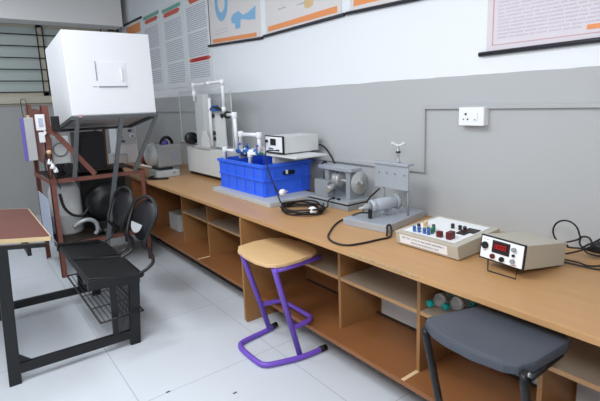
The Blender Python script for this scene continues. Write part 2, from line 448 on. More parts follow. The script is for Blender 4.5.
# the small print belongs to the sheet it is printed on
for o in list(COL.objects):
    if o.name.startswith('printed_text') and o.parent and o.parent.name.startswith('wall_chart'):
        sh = next(c for c in COL.objects if c.parent == o.parent and c.name.startswith('sheet'))
        bm = bmesh.new(); bm.from_mesh(sh.data); n0 = len(bm.faces); bm.from_mesh(o.data); bm.faces.ensure_lookup_table()
        sh.data.materials.append(o.data.materials[0])
        for f in bm.faces[n0:]: f.material_index = 1
        bm.to_mesh(sh.data); bm.free(); bpy.data.objects.remove(o)

# ------------------------------------------------------------------ bench
BT = .76
top = thing('worktop', (.4, 3, BT-.025), 'long beech laminate worktop running along the grey wall', 'worktop')
MB().box((0, -1.4, BT-.025), (WX-.003, 7.15, BT), .002).build('top_board', M['beech'], top)
ch = MB()
y = 1.08
while y < 1.47:
    d = rnd.uniform(.008, .02); ch.box((-.0022, y, BT-rnd.uniform(.008, .017)), (.003, y+d+.004, BT-.0012), .001); y += d
ch.build('chipped_edge', M['chip'], top)

U = BT-.025
BZ, SZ, BX0, PX0, BX1 = .172, .4825, .10, .213, .513     # board top, shelf top, board front, partition front, back
def cabinet(y0, y1, parts, label, shelves=(), px0=.237, closed=False):
    t = thing('base_cabinet', (.25, (y0+y1)/2, 0), label, 'cabinet', 'base cabinets under the worktop')
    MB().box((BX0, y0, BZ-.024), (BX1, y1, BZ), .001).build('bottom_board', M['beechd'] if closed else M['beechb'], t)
    MB().box((px0, y0+.02, 0), (px0+.018, y1-.02, BZ-.024)).build('plinth', M['kick'], t)
    MB().box((BX1-.008, y0+.03, BZ), (BX1-.0005, y1-.03, BZ+.014)).build('back_gap_strip', M['kick'], t)  # dark strip painted in for the shadow gap along the back
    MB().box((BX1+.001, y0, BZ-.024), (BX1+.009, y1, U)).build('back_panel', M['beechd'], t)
    for (y, zb, mm) in parts:
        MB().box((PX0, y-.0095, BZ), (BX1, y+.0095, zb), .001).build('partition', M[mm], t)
    for (ya, yb) in shelves:
        q = MB(); q.box((PX0, ya, SZ-.019), (BX1, yb, SZ), .001)
        q.mi = 1; q.box((PX0+.002, ya+.001, SZ-.0005), (BX1-.001, yb-.001, SZ+.0006))
        q.build('shelf', [M['beech'], M['shelfg']], t)
    return t
t = cabinet(-1.3, 2.495, [(1.79, U, 'beechv'), (1.243, U, 'beechv'), (.686, SZ-.019, 'beechv'), (-.3, U, 'beechv')],
        'open beech base cabinet with grey-topped shelf, nearest the camera under the chipped worktop edge', shelves=[(1.80, 2.49), (1.253, 1.78), (-.29, 1.233)], px0=.40)
q = MB()
for a_, b_ in ((1.265, 1.742), (.71, 1.22), (-.28, .665)): q.box((BX1-.0055, a_, BZ+.016), (BX1-.0002, b_, SZ-.022))
q.build('pale_panel', M['pgrey'], t)['label'] = 'pale grey panel closing the back'
q = MB(); q.prism(rrect(BX1, .733, .02), (BX1/2, 2.517, .3685), (1, 0, 0), (0, 0, 1), .02); q.build('end_panel', M['beechv'], t)
MB().box((BX0+.002, 1.234, BZ-.0005), (PX0, 1.253, BZ+.0012)).build('joint_strip', M['lip'], t)
t = cabinet(2.52, 4.76, [(3.45, U, 'beechv'), (3.99, U, 'beechv'), (4.75, U, 'beechd')],
        'open base cabinet in browner wood, behind the purple stool and under the blue crate', shelves=[(2.53, 3.44), (3.46, 3.98)])
MB().box((BX0+.002, 3.44, BZ-.0005), (PX0, 3.46, BZ+.0012)).build('joint_strip', M['lip'], t)
t = cabinet(4.77, 7.1, [(4.78, U, 'beechd')], 'closed orange-brown base cabinet at the far end of the bench behind the rack', closed=True)
for ya, yb in ((4.775, 5.52), (5.53, 6.3), (6.31, 7.09)):
    d = MB().box((.012, ya, BZ), (.03, yb, U-.004), .002).build('door', M['beechd'], t)
    MB().tube([(-.01, yb-.06, .5), (-.01, yb-.06, .6)], .005, 8).box((-.01, yb-.064, .505), (.012, yb-.056, .511)).box((-.01, yb-.064, .589), (.012, yb-.056, .595)).build('handle', M['steel'], d)
MB().box((.03, 4.772, BZ), (BX1, 4.79, U)).build('end_panel', M['beechd'], t)

# pale carton inside the middle cabinet
q = MB().box((.31, 4.34, BZ+.0005), (.48, 4.6, .35), .004)
tag(q.build('storage_box', M['lgrey']), 'pale grey box standing in the dark far bay of the brown cabinet', 'box')

# two water bottles on the shelf, lying with caps to the front
def bottle_parts(t, p, d):
    p, d = V(p), V(d).normalized()
    MB().lathe(p, d, [(0, .006), (.012, .026), (.02, .029), (.06, .030), (.064, .028), (.068, .030), (.10, .030), (.104, .028), (.108, .030), (.14, .029), (.165, .02), (.178, .0115), (.19, .011)], 20).build('bottle_body', M['bottle'], t)
    MB().lathe(p, d, [(.035, .0308), (.06, .0311)], 20).build('paper_label', M['teal'], t)
    MB().lathe(p, d, [(.112, .0306), (.136, .0306)], 20).build('neck_label', M['white'], t)
    MB().lathe(p, d, [(.181, .0150), (.184, .0165), (.202, .0165), (.205, .0145)], 16).build('bottle_cap', M['teal'], t)
d = V((-.95, .25, .03)).normalized()
t = thing('water_bottle', (.35, 1.19, .4836), 'clear plastic water bottle with teal cap, lying nearer the beech partition', 'bottle', 'bottles on the shelf')
bottle_parts(t, (.452, 1.19, .5136), (-.99, .12, 0))
t = thing('water_bottle', (.38, 1.12, .4836), 'clear plastic water bottle with teal cap, lying nearer the grey-seated stool', 'bottle', 'bottles on the shelf')
bottle_parts(t, (.475, 1.10, .5136), (-.97, .24, 0))

# ------------------------------------------------------------------ purple stool
def z_stool(t, seat_z, off, tubem, front, near, far, back):
    pass
st = thing('lab_stool', (0, 2.12, 0), 'stool with pale plywood D-shaped seat on bent purple tube legs', 'stool', 'bench stools')
seat = [(-.105, 2.352), (-.152, 2.28), (-.172, 2.16), (-.174, 2.05), (-.155, 1.965), (-.12, 1.925), (-.06, 1.908), (.04, 1.908), (.13, 1.925), (.19, 1.955), (.222, 2.02), (.228, 2.12), (.215, 2.24), (.19, 2.31), (.13, 2.355), (.02, 2.37)]
MB().prism(seat, (0, 0, .582), (1, 0, 0), (0, 1, 0), .02, .004).build('seat', M['stoolw'], st)
r = .0125
fr = MB()
# seat bearers with the front bend, legs raked back to the sled
def bearer(y, yb, xl, xe): return [(.19, y, .569), (-.10, y, .569), (-.118, y, .560)]
MB().tube([(.20, 1.935, .565), (-.125, 1.935, .565)], .0155, 12).build('seat_bearer', M['purple'], st)
MB().tube([(.19, 2.31, .565), (-.11, 2.31, .565)], .0155, 12).build('seat_bearer', M['purple'], st)
MB().tube([(-.125, 1.935, .578), (-.118, 1.935, .552), (.018, 1.925, .02)], .0165, 10, rx=.0175).build('leg', M['purple'], st)
MB().tube([(-.112, 2.31, .578), (-.104, 2.31, .552), (.055, 2.295, .02)], .0165, 10, rx=.0175).build('leg', M['purple'], st)
sled = [(.175, 1.895), (.02, 1.905), (-.12, 1.945), (-.185, 1.975), (-.205, 2.03), (-.205, 2.19), (-.19, 2.245), (-.15, 2.275), (.03, 2.295), (.105, 2.315)]
MB().tube([(x, y, .0165) for x, y in sled], .0160, 10, smooth=4).build('sled_base', M['purple'], st)
foot = [(-.005, 2.302), (.08, 2.285), (.128, 2.262), (.14, 2.21), (.14, 2.0), (.125, 1.955), (.08, 1.935), (-.028, 1.928)]
MB().tube([(x, y, .20) for x, y in foot], .0150, 10, smooth=4).build('footrest', M['purple'], st)
for a, b in (((.145, 1.896, .0185), (.19, 1.893, .0185)), ((.080, 2.308, .0185), (.122, 2.319, .0185))):
    MB().tube([a, b], .0182, 10).build('end_cap', M['rubber'], st)

# ------------------------------------------------------------------ grey padded stool
sb = thing('lab_stool', (-.1, .73, 0), 'stool with dark grey padded seat on black legs, pushed under the bench by the bottles', 'stool', 'bench stools')
pad = [(-.185, .905), (-.155, .921), (-.089, .897), (.05, .855), (.075, .84), (.075, .56), (.06, .538), (.03, .532), (-.15, .545), (-.195, .562), (-.222, .605), (-.236, .70), (-.228, .80), (-.212, .86)]
pb = MB(); pb.prism(pad, (0, 0, .660), (1, 0, 0), (0, 1, 0), .040, .011)
pb.build('padded_seat', M['greyv'], sb)
for ya, yb in ((.548, .56), (.905, .895)):
    MB().tube([(.02, ya, .655), (-.185, ya, .655)], .0105, 12).build('seat_bearer', M['black'], sb)
MB().tube([(-.202, .552, .683), (-.200, .552, .650), (-.03, .545, .02)], .0165, 10, rx=.012).build('leg', M['black'], sb)
MB().tube([(-.188, .902, .672), (-.184, .902, .645), (-.02, .89, .02)], .0165, 10, rx=.012).build('leg', M['black'], sb)
MB().tube([(-.203, .540, .683), (-.203, .535, .683)], .007, 10).build('seat_bolt', M['steel'], sb)
sl = [(.08, .525), (-.09, .53), (-.26, .555), (-.31, .60), (-.32, .66), (-.32, .78), (-.31, .84), (-.26, .88), (-.09, .893), (.08, .905)]
MB().tube([(x, y, .0145) for x, y in sl], .0135, 10, smooth=4).build('sled_base', M['black'], sb)
ft = [(-.075, .895), (-.03, .89), (.02, .865), (.03, .81), (.03, .63), (.02, .585), (-.03, .555), (-.085, .552)]
MB().tube([(x, y, .2) for x, y in ft], .0125, 10, smooth=4).build('footrest', M['black'], sb)

# ------------------------------------------------------------------ dual desk with seats
dk = thing('school_desk', (-1.0, 3.2, 0), 'two-seat desk unit with sloping red-brown top, black frame and two joined black seats', 'desk')
a = math.radians(8)
def onslope(x): return .768-(x+1.045)*math.tan(a)
xr, xl_, ya, yb = -1.045, -1.50, 2.775, 3.72
th = .022
MB().prism([(xr-.004, onslope(xr-.004)), (xl_, onslope(xl_)), (xl_, onslope(xl_)-th), (xr-.004, onslope(xr-.004)-th)], (0, yb-.004, 0), (1, 0, 0), (0, 0, 1), yb-ya-.008).build('desktop', M['desk'], dk)
lp = MB()
for (p0, p1) in (((xl_, onslope(xl_)), (xr, onslope(xr))),):
    for y in (ya, yb-.004):
        lp.prism([(p0[0], p0[1]+.0005), (p1[0], p1[1]+.0005), (p1[0], p1[1]-th-.0005), (p0[0], p0[1]-th-.0005)], (0, y+.004, 0), (1, 0, 0), (0, 0, 1), .004)
lp.box((xr-.004, ya, onslope(xr)-th), (xr, yb, onslope(xr)+.0005))
lp.build('edge_lipping', M['lip'], dk)
for y, yn in ((2.735, 'n'), (3.70, 'f')):
    MB().bar((-1.285, y, .775), (-1.312, y, 0), .058, .03).build('leg', M['blackm'], dk)
    MB().bar((-1.29, y, .085), (-.675, y, .072), .026, .055).build('foot_rail', M['blackm'], dk)
    MB().bar((-.638, y, .415), (-.668, y, 0), .060, .03).build('leg', M['blackm'], dk)
    MB().bar((-.765, y, .43), (-.775, y, .08), .034, .02).build('side_upright', M['blackm'], dk)
    g = MB()
    for k in range(12):
        x = -.765+.0085*k
        g.box((x-.0019, y-.001, .09), (x+.0019, y+.001, .42))
    for k in range(40):
        z = .09+.0078*k
        g.box((-.768, y-.0012, z-.0017), (-.66, y+.0012, z+.0017))
    g.build('mesh_panel', M['blackm'], dk)
    MB().prism([(-1.283, .10), (-1.20, .094), (-1.278, .165)], (0, y+.003, 0), (1, 0, 0), (0, 0, 1), .006).build('gusset', M['blackm'], dk)
    MB().bar((-.90, y, .447), (-.605, y, .418), .036, .05).build('seat_rail', M['blackm'], dk)
    MB().bar((-1.44, y, onslope(-1.44)-th-.012), (-1.08, y, onslope(-1.08)-th-.012), .024, .022).build('desktop_bearer', M['blackm'], dk)
MB().bar((-1.16, 2.75, .715), (-1.16, 3.69, .715), .02, .05).build('modesty_rail', M['blackm'], dk)
for y0 in (2.80, 3.30):
    y1 = y0+.475
    s = MB(); s.prism([(-.565, .386), (-.895, .434), (-.885, .455), (-.545, .405)], (0, y1, 0), (1, 0, 0), (0, 0, 1), y1-y0, .006)
    so = s.build('seat', M['seatb'], dk)
    MB().tube([(-.875, y0+.012, .4565), (-.56, y0+.012, .410), (-.56, y1-.012, .410), (-.875, y1-.012, .4565)], .0045, 8, closed=True).build('seat_piping', M['black'], so)
    # hoop backrest: tube loop and dark shell
    yc = (y0+y1)/2
    def both(l): return l+[(x, 2*yc-y, z) for x, y, z in l[::-1]]
    hoop = both([(-.575, y0+.03, .405), (-.52, y0+.035, .425), (-.478, y0+.03, .465), (-.485, y0+.05, .53), (-.515, y0+.06, .58), (-.49, y0+.035, .655), (-.452, y0+.015, .735), (-.422, y0+.035, .80), (-.402, yc-.075, .846)])
    b = MB()
    n = 28; ring = []
    def shell_pt(k, e=0):
        an = 2*PI*k/n; dy = math.cos(an)*.190; dz = math.sin(an)*.134
        z = .704+dz; x = -.512+(z-.58)*.42+.02*(1-(dy/.2)**2)
        return V((x+e, yc+dy, z))
    f1 = [b.bm.verts.new(shell_pt(k)) for k in range(n)]; f2 = [b.bm.verts.new(shell_pt(k, .012)) for k in range(n)]
    c1 = b.bm.verts.new((-.440, yc, .704)); c2 = b.bm.verts.new((-.428, yc, .704))
    for k in range(n):
        k2 = (k+1) % n
        b.bm.faces.new((f1[k], f1[k2], c1)).smooth = True; b.bm.faces.new((f2[k2], f2[k], c2)).smooth = True; b.bm.faces.new((f1[k2], f1[k], f2[k], f2[k2]))
    bo = b.build('backrest', M['bluebl'], dk)
    MB().tube(hoop, .011, 10, smooth=4).build('hoop_tube', M['black'], bo)
    if y0 < 3:
        q = MB(); q1 = []; q2 = []
        def sk(an, rr): dy, dz = .088*math.cos(an)*rr, .062*math.sin(an)*rr; return dy+.085, dz+.665
        for k in range(13):
            dy, z = sk(PI+PI*k/12, 1); x = -.512+(z-.58)*.42+.02*(1-(dy/.2)**2)-.002
            q1.append(q.bm.verts.new((x-.006, yc+dy, z))); q2.append(q.bm.verts.new((x-.003, yc+dy, z)))
        q.bm.faces.new(q1); q.bm.faces.new(q2[::-1])
        for k in range(13): q.bm.faces.new((q1[k], q1[(k+1) % 13], q2[(k+1) % 13], q2[k]))
        so2 = q.build('sticker', M['lgrey'], bo); so2['label'] = 'white half-round sticker'
bs = MB()
bs.tube([(-.86, 2.70, .215), (-.86, 3.68, .215), (-.61, 3.68, .215), (-.61, 2.70, .215)], .006, 8, closed=True)
for k in range(1, 9): bs.tube([(-.86+.0275*k, 2.70, .215), (-.86+.0275*k, 3.68, .215)], .0028, 6)
for y in (2.95, 3.2, 3.45): bs.tube([(-.86, y, .211), (-.61, y, .211)], .003, 6)
bs.build('wire_basket', M['black'], dk)

# ------------------------------------------------------------------ angle-iron rack
rk = thing('equipment_rack', (-.4, 4.65, 0), 'red-brown angle-iron rack standing on the floor under the big white box', 'rack')
for x, y, h, dx, dy in ((-.81, 4.28, 1.50, 1, 1), (-.83, 5.0, 1.52, 1, -1), (-.015, 4.25, .87, -1, 1), (-.015, 5.0, .87, -1, -1)):
    MB().angle((x, y, 0), (x, y, h), .042, (dx, 0, 0), (0, dy, 0), .005).build('post', M['rust'], rk)
def rail(p0, p1, name='rail', w=.035): return MB().bar(p0, p1, .006, w).build(name, M['rust'], rk)
for z in (.86, .29):
    rail((-.81, 4.276, z), (-.015, 4.25, z)); rail((-.81, 5.006, z), (-.015, 5.0, z))
    rail((-.814, 4.28, z), (-.834, 5.0, z)); rail((-.012, 4.25, z), (-.012, 5.0, z))
rail((-.814, 4.28, 1.44), (-.834, 5.0, 1.44), w=.05)
MB().bar((-.80, 4.268, 1.37), (-.45, 4.266, .885), .042, .006).build('brace', M['rust'], rk)
MB().box((-.80, 4.30, .292), (-.03, 4.98, .308)).build('lower_deck', M['darkboard'], rk)
MB().box((-.80, 4.30, .868), (-.58, 4.98, .878)).box((-.58, 4.64, .868), (-.03, 4.98, .878)).build('upper_deck', M['darkboard'], rk)
MB().bar((-.822, 4.29, 1.24), (-.838, 4.99, 1.26), .004, .46).build('side_plate', M['rust'], rk)
MB().box((-.795, 4.262, 1.26), (-.755, 4.274, 1.50)).build('clamp_plate', M['rust'], rk)

# stand and white box
sd = thing('metal_stand', (-.25, 4.5, .0), 'grey angle-steel stand with splayed legs carrying the big white box', 'stand')
BW = .714; BH = .70; BD = .83
def bx(x, y, z):
    return V((-.598+x*(1+.0)-.014*z, 4.17+y, 1.403-.153*y+z*(1+.094*y)))
rim = MB()
for p0, p1 in ((bx(-.003, -.0, -.016), bx(BW+.003, 0, -.016)), (bx(-.003, BD, -.016), bx(BW+.003, BD, -.016)), (bx(0, 0, -.016), bx(0, BD, -.016)), (bx(BW, 0, -.016), bx(BW, BD, -.016))):
    rim.bar(p0, p1, .03, .028)
rim.build('rim', M['greym'], sd)
MB().bar(bx(.035, .0, -.03), (-.625, 4.235, .88), .03, .03).build('leg', M['greym'], sd)
MB().bar(bx(.395, .0, -.03), (-.475, 4.215, .002), .032, .036).build('leg', M['greym'], sd)
MB().bar(bx(BW-.005, .0, -.03), (-.115, 4.233, .88), .03, .03).build('leg', M['greym'], sd)
MB().bar(bx(.36, BD, -.03), (-.27, 4.972, .879), .026, .026).build('leg', M['rust'], sd)
MB().bar(bx(.44, BD, -.03), (-.18, 4.972, .879), .026, .026).build('leg', M['rust'], sd)
q = MB().box((-.556, 4.135, 1.39), (-.525, 4.15, 1.415), .003).build('clip', M['pclip'], sd)
wb = thing('apparatus_box', bx(BW/2, BD/2, 0), 'large white board box with a small square hatch, dropping towards its back', 'box')
def bxprism(x0, x1, y0, y1, z0, z1, bev=.004, more=()):
    m = MB(); m.box((x0, y0, z0), (x1, y1, z1), bev)
    for a_, b_ in more: m.box(a_, b_)
    for v in m.bm.verts: v.co = bx(*v.co)
    return m
bxprism(0, BW, 0, BD, .004, BH, .006).build('body', M['foam'], wb)
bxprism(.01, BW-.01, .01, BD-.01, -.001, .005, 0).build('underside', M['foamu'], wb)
hz = bxprism(.238, .475, -.006, .001, .245, .45, .002).build('hatch', M['foam'], wb)
m = bxprism(.432, .443, -.022, -.006, .29, .405, .003); m.build('handle', M['white'], hz)
bxprism(.226, .232, -.008, 0, .29, .455, .001, [((.238, -.008, .236), (.478, 0, .2445)), ((.19, -.004, .240), (.225, 0, .244))]).build('hinge_strip', M['mgrey'], wb)

# things hung on and standing in the rack
t = thing('gauge_board', (-.90, 4.49, 1.037), 'long white gauge board with a violet stripe hanging on the outer side of the rack', 'gauge')
MB().box((-.925, 4.48, 1.037), (-.848, 4.505, 1.405), .003).build('board', M['lgrey'], t)
MB().box((-.945, 4.474, 1.037), (-.92, 4.506, 1.405), .002).build('stripe', M['violet'], t)
MB().tube([(-.915, 4.49, 1.40), (-.92, 4.49, 1.54), (-.90, 4.49, 1.56), (-.882, 4.49, 1.54), (-.875, 4.49, 1.40)], .003, 6, smooth=4).build('hanging_wire', M['rubber'], t)
MB().box((-.892, 4.482, 1.395), (-.872, 4.502, 1.425)).build('clip', M['yellow'], t)
t = thing('switch_box', (-.83, 4.262, 1.2), 'white switch box fixed high on the front left post of the rack', 'switch')
MB().box((-.862, 4.225, 1.30), (-.795, 4.262, 1.43), .005).build('body', M['white'], t)
MB().box((-.845, 4.221, 1.33), (-.812, 4.226, 1.40), .002).build('face', M['sheet'], t)
MB().box((-.85, 4.232, 1.20), (-.808, 4.262, 1.285), .005).build('lower_box', M['pvc'], t)
MB().tube([(-.82, 4.24, 1.31), (-.80, 4.235, 1.28), (-.825, 4.24, 1.25)], .008, 8, smooth=3).build('lead', M['white'], t)
q = MB().box((-.748, 4.222, 1.29), (-.69, 4.262, 1.41), .004)
tag(q.build('relay_box', M['black']), 'small black box on the rack beside the left edge of the white box', 'box')
t = thing('plug_cluster', (-.78, 4.24, 1.0), 'bunch of white plugs and black leads hanging on the rack post below the switch box', 'plug')
for x, y, z, s in ((-.80, 4.225, 1.04, .022), (-.785, 4.215, 1.0, .024), (-.765, 4.22, .97, .02)):
    MB().lathe((x, y, z+s), (0, 0, -1), [(0, .008), (.012, .014), (.03, .02), (.045, .02), (.047, .0)], 12).build('plug', M['white'], t)
MB().lathe((-.80, 4.22, 1.12), (0, -1, 0), [(0, .018), (.03, .018), (.035, .0)], 14).build('indicator', M['yellow'], t)
MB().tube([(-.82, 4.22, 1.12), (-.84, 4.21, 1.02), (-.825, 4.22, .93), (-.80, 4.22, .90), (-.79, 4.225, .98)], .006, 8, smooth=4).tube([(-.78, 4.22, 1.1), (-.80, 4.21, 1.02), (-.77, 4.22, .9), (-.74, 4.25, .8)], .004, 8, smooth=4).build('lead', M['cable'], t)
MB().box((-.846, 4.25, .30), (-.842, 4.80, .72)).build('printed_panel', M['sheet'], rk)['label'] = 'blue and white printed panel'
t = thing('control_unit', (-.35, 4.75, .878), 'tall black control unit standing on the upper deck of the rack', 'control unit')
MB().box((-.50, 4.66, .878), (-.25, 4.9, 1.24), .005).build('case', M['black'], t)
MB().box((-.47, 4.653, .98), (-.28, 4.661, 1.2), .002).build('front_panel', M['bluebl'], t)
t = thing('pressure_gauge', (-.66, 4.45, .878), 'pale instrument with a round dial behind the rack brace', 'gauge')
MB().box((-.74, 4.44, .99), (-.60, 4.52, 1.23), .006).build('case', M['pgrey'], t)
MB().lathe((-.675, 4.44, 1.115), (0, -1, 0), [(0, .062), (.012, .062), (.016, .055)], 24).build('dial_rim', M['mgrey'], t)
MB().cyl((-.675, 4.425, 1.115), (-.675, 4.4235, 1.115), .05, 24).build('dial', M['pgrey'], t)
MB().box((-.72, 4.45, .878), (-.62, 4.51, .992)).build('bracket', M['black'], t)
t = thing('motor', (-.68, 4.40, .878), 'small black motor on the upper deck of the rack with a stub shaft', 'motor')
MB().cyl((-.63, 4.35, .945), (-.63, 4.43, .945), .05, 20).box((-.68, 4.36, .878), (-.585, 4.43, .90)).build('body', M['black'], t)
MB().cyl((-.67, 4.39, .93), (-.745, 4.39, .93), .012, 10).build('shaft', M['rubber'], t)
t = thing('drum', (-.66, 4.66, .308), 'pale grey drum standing on the lower deck of the rack', 'drum')
MB().lathe((-.655, 4.66, .308), (0, 0, 1), [(0, .12), (.02, .135), (.18, .14), (.19, .143), (.20, .14), (.40, .135), (.46, .115), (.48, .06)], 28).build('barrel', M['pgrey'], t)
MB().cyl((-.655, 4.66, .786), (-.655, 4.66, .80), .05, 24).build('lid', M['mgrey'], t)
t = thing('blower', (-.28, 4.62, .308), 'bulky black blower machine on the lower deck of the rack', 'blower')
MB().lathe((-.30, 4.45, .56), (0, 1, 0), [(0, .10), (.03, .17), (.06, .185), (.20, .185), (.24, .13)], 28).build('housing', M['black'], t)
MB().box((-.50, 4.70, .32), (-.07, 4.95, .83), .01).build('case', M['rubber'], t)
MB().box((-.46, 4.46, .308), (-.10, 4.94, .40), .005).build('base', M['rubber'], t)
MB().cyl((-.30, 4.45, .56), (-.30, 4.43, .56), .06, 20).build('inlet_ring', M['bluebl'], t)
t = thing('pipe_fitting', (-.5, 4.36, .308), 'silver bent pipe with black couplings at the front of the lower deck', 'pipe')
MB().tube([(-.66, 4.36, .42), (-.60, 4.345, .46), (-.53, 4.34, .47), (-.475, 4.34, .43), (-.465, 4.34, .36), (-.49, 4.345, .325)], .02, 12, smooth=4).build('bend', M['steel'], t)
for x, z in ((-.44, .345), (-.39, .33), (-.34, .35)):
    MB().cyl((x-.022, 4.35, z), (x+.022, 4.35, z), .034, 14).build('coupling', M['black'], t)
MB().cyl((-.47, 4.35, .342), (-.31, 4.35, .342), .018, 14).build('spigot', M['steel'], t)
t = MB().tube([(-.74, 4.34, .74), (-.72, 4.33, .62), (-.66, 4.33, .54), (-.58, 4.335, .52), (-.52, 4.34, .58)], .012, 10, smooth=5)
tag(t.build('hose', M['cable']), 'black hose looping down in front of the pale drum', 'hose')

# ------------------------------------------------------------------ instruments on the far worktop
t = thing('control_cabinet', (.36, 5.95, BT), 'tall pale control cabinet with dark dials at the far end of the worktop', 'control cabinet')
MB().box((.20, 5.9, BT), (.46, 6.2, 1.25), .006).build('case', M['white'], t)
MB().box((.215, 5.893, 1.0), (.445, 5.901, 1.23), .002).build('front_panel', M['pgrey'], t)
MB().lathe((.40, 5.893, 1.10), (0, -1, 0), [(0, .036), (.012, .036), (.014, .03)], 20).build('dial', M['white'], t)
MB().cyl((.40, 5.879, 1.10), (.40, 5.877, 1.10), .012, 12).build('dial_boss', M['inkd'], t)
for x, z in ((.25, 1.16), (.25, 1.09), (.28, 1.04), (.37, 1.17)):
    MB().box((x-.02, 5.882, z-.016), (x+.025, 5.894, z+.016), .003).build('switch', M['inkd'], t)
t = thing('ammeter', (.14, 5.6, BT), 'small pale grey panel box low on the far worktop behind the rack bar', 'meter')
MB().box((.05, 5.55, BT), (.22, 5.75, .92), .005).build('case', M['lgrey'], t)
MB().box((.06, 5.544, .80), (.21, 5.551, .90), .002).build('face', M['paperw'], t)
t = thing('hand_wheel', (.43, 5.52, BT), 'red hand wheel on a low mount beside the tall control cabinet', 'hand wheel')
MB().lathe((.43, 5.5, .865), (0, -1, 0), [(0, .03), (.0, .062), (.012, .068), (.024, .062), (.024, .03)], 20).cyl((.43, 5.5, .865), (.43, 5.46, .865), .018, 12).build('wheel', M['red'], t)
MB().box((.38, 5.5, BT), (.48, 5.58, .84), .004).build('mount', M['dkred'], t)

t = thing('test_machine', (.45, 4.85, BT), 'bulky grey machine casing with a rounded left end, behind the low grey instrument', 'machine')
MB().box((.33, 4.82, .80), (.60, 5.1, 1.035), .012).build('casing', M['lgrey'], t)
MB().lathe((.335, 4.96, .93), (-1, 0, 0), [(0, .13), (.02, .128), (.06, .12), (.085, .095), (.10, .05), (.105, .0)], 28).build('rounded_cover', M['pgrey'], t)
MB().box((.30, 4.84, BT), (.58, 5.08, .80)).build('plinth', M['mgrey'], t)
MB().box((.48, 4.815, .88), (.55, 4.822, .94), .002).build('plate', M['sheet'], t)
MB().lathe((.47, 5.0, 1.035), (0, 0, 1), [(0, .05), (.03, .05), (.05, .03), (.055, 0)], 16).build('top_dome', M['violet'], t)
MB().tube([(.43, 4.99, 1.04), (.45, 4.97, 1.10), (.50, 4.96, 1.115), (.545, 4.97, 1.08), (.56, 4.98, 1.04)], .018, 10, smooth=4).build('strap', M['black'], t)
t = thing('bench_instrument', (.25, 4.4, BT), 'low grey instrument box with a black lever on top near the worktop edge', 'instrument')
MB().box((.13, 4.35, BT), (.37, 4.58, .825), .006).build('case', M['lgrey'], t)
MB().tube([(.12, 4.44, .865), (.19, 4.43, .84), (.27, 4.43, .838), (.33, 4.44, .835)], .012, 10, smooth=3).build('lever', M['black'], t)
MB().cyl((.12, 4.44, .865), (.02, 4.46, .90), .009, 10).build('lever_tip', M['white'], t)
MB().cyl((.31, 4.35, .80), (.31, 4.342, .80), .012, 12).build('knob', M['mgrey'], t)
t = MB().tube([(.13, 4.42, .78), (.08, 4.42, .768), (.05, 4.35, .766), (.10, 4.27, .766), (.18, 4.22, .766), (.2, 4.26, .768), (.13, 4.33, .766), (.06, 4.45, .766)], .006, 8, smooth=5)
tag(t.build('cable', M['cable']), 'dark cable curling on the worktop in front of the low grey instrument', 'cable')

# flow channel apparatus with column, acrylic back sheet and PVC loop
t = thing('flow_apparatus', (.6, 4.0, BT), 'tall pale grey flow apparatus with a white pipe loop, between grey machine and blue crate', 'apparatus')
MB().box((.52, 3.58, BT), (.76, 4.42, .80)).build('plinth', M['darkboard'], t)
MB().box((.47, 3.58, .80), (.74, 4.36, 1.05), .004).build('tank', M['pgrey'], t)
MB().box((.455, 3.83, 1.05), (.56, 4.13, 1.075), .003).build('flange', M['lgrey'], t)
MB().prism([(.47, 3.92), (.47, 4.10), (.52, 4.12), (.56, 4.10), (.56, 3.92), (.52, 3.90)], (0, 0, 1.07), (1, 0, 0), (0, 1, 0), .49, .004).build('column', M['lgrey'], t)
MB().prism([(3.82, 1.07), (3.99, 1.07), (3.99, 1.13), (3.94, 1.22), (3.89, 1.22), (3.82, 1.13)], (.462, 0, 0), (0, 1, 0), (0, 0, 1), .012).build('gusset_plate', M['pgrey'], t)
MB().prism([(3.60, 1.07), (3.84, 1.07), (3.83, 1.34), (3.79, 1.41), (3.72, 1.43), (3.65, 1.41), (3.61, 1.34)], (.515, 0, 0), (0, 1, 0), (0, 0, 1), .018, .003).build('face_plate', M['pgrey'], t)
for y, z in ((3.63, 1.36), (3.80, 1.36), (3.80, 1.2), (3.80, 1.15)):
    MB().lathe((.515, y, z), (-1, 0, 0), [(0, .02), (.015, .02), (.018, 0)], 14).build('face_knob', M['black'], t)
MB().lathe((.45, 4.19, 1.14), (0, -1, 0), [(-.03, .03), (-.03, .06), (.03, .06), (.03, .03)], 22).cyl((.45, 4.19, 1.14), (.52, 4.05, 1.14), .018, 12).build('hand_knob', M['black'], t)
so_ = MB().box((.60, 3.62, 1.06), (.606, 4.78, 1.60)).build('acrylic_sheet', M['acryl'], t)
MB().box((.5995, 3.615, 1.06), (.6065, 3.623, 1.605)).box((.5995, 4.777, 1.06), (.6065, 4.785, 1.605)).box((.5995, 3.623, 1.597), (.6065, 4.777, 1.605)).build('sheet_edge', M['acryle'], so_)
pv = MB()
pv.tube([(.455, 4.06, 1.50), (.455, 4.06, 1.635), (.455, 4.045, 1.65), (.455, 3.50, 1.65), (.455, 3.485, 1.635), (.455, 3.485, 1.42)], .0135, 12)
for y, z in ((4.06, 1.65), (3.485, 1.65), (3.485, 1.42), (4.06, 1.57)): pv.cyl((.455, y, z-.028), (.455, y, z+.018), .019, 14)
pv.cyl((.455, 3.80, 1.65), (.455, 3.72, 1.65), .018, 14)
pv.build('pipe_loop', M['pvc'], t)
MB().tube([(.48, 3.80, 1.08), (.48, 3.80, 1.52)], .014, 12).build('riser_pipe', M['pvc'], t)
MB().tube([(.49, 3.84, 1.40), (.47, 3.72, 1.435), (.46, 3.60, 1.43), (.455, 3.50, 1.40)], .012, 8, smooth=4).build('hose', M['blackm'], t)
MB().box((.46, 3.66, 1.40), (.50, 3.74, 1.455), .006).build('valve', M['blueval'], t)

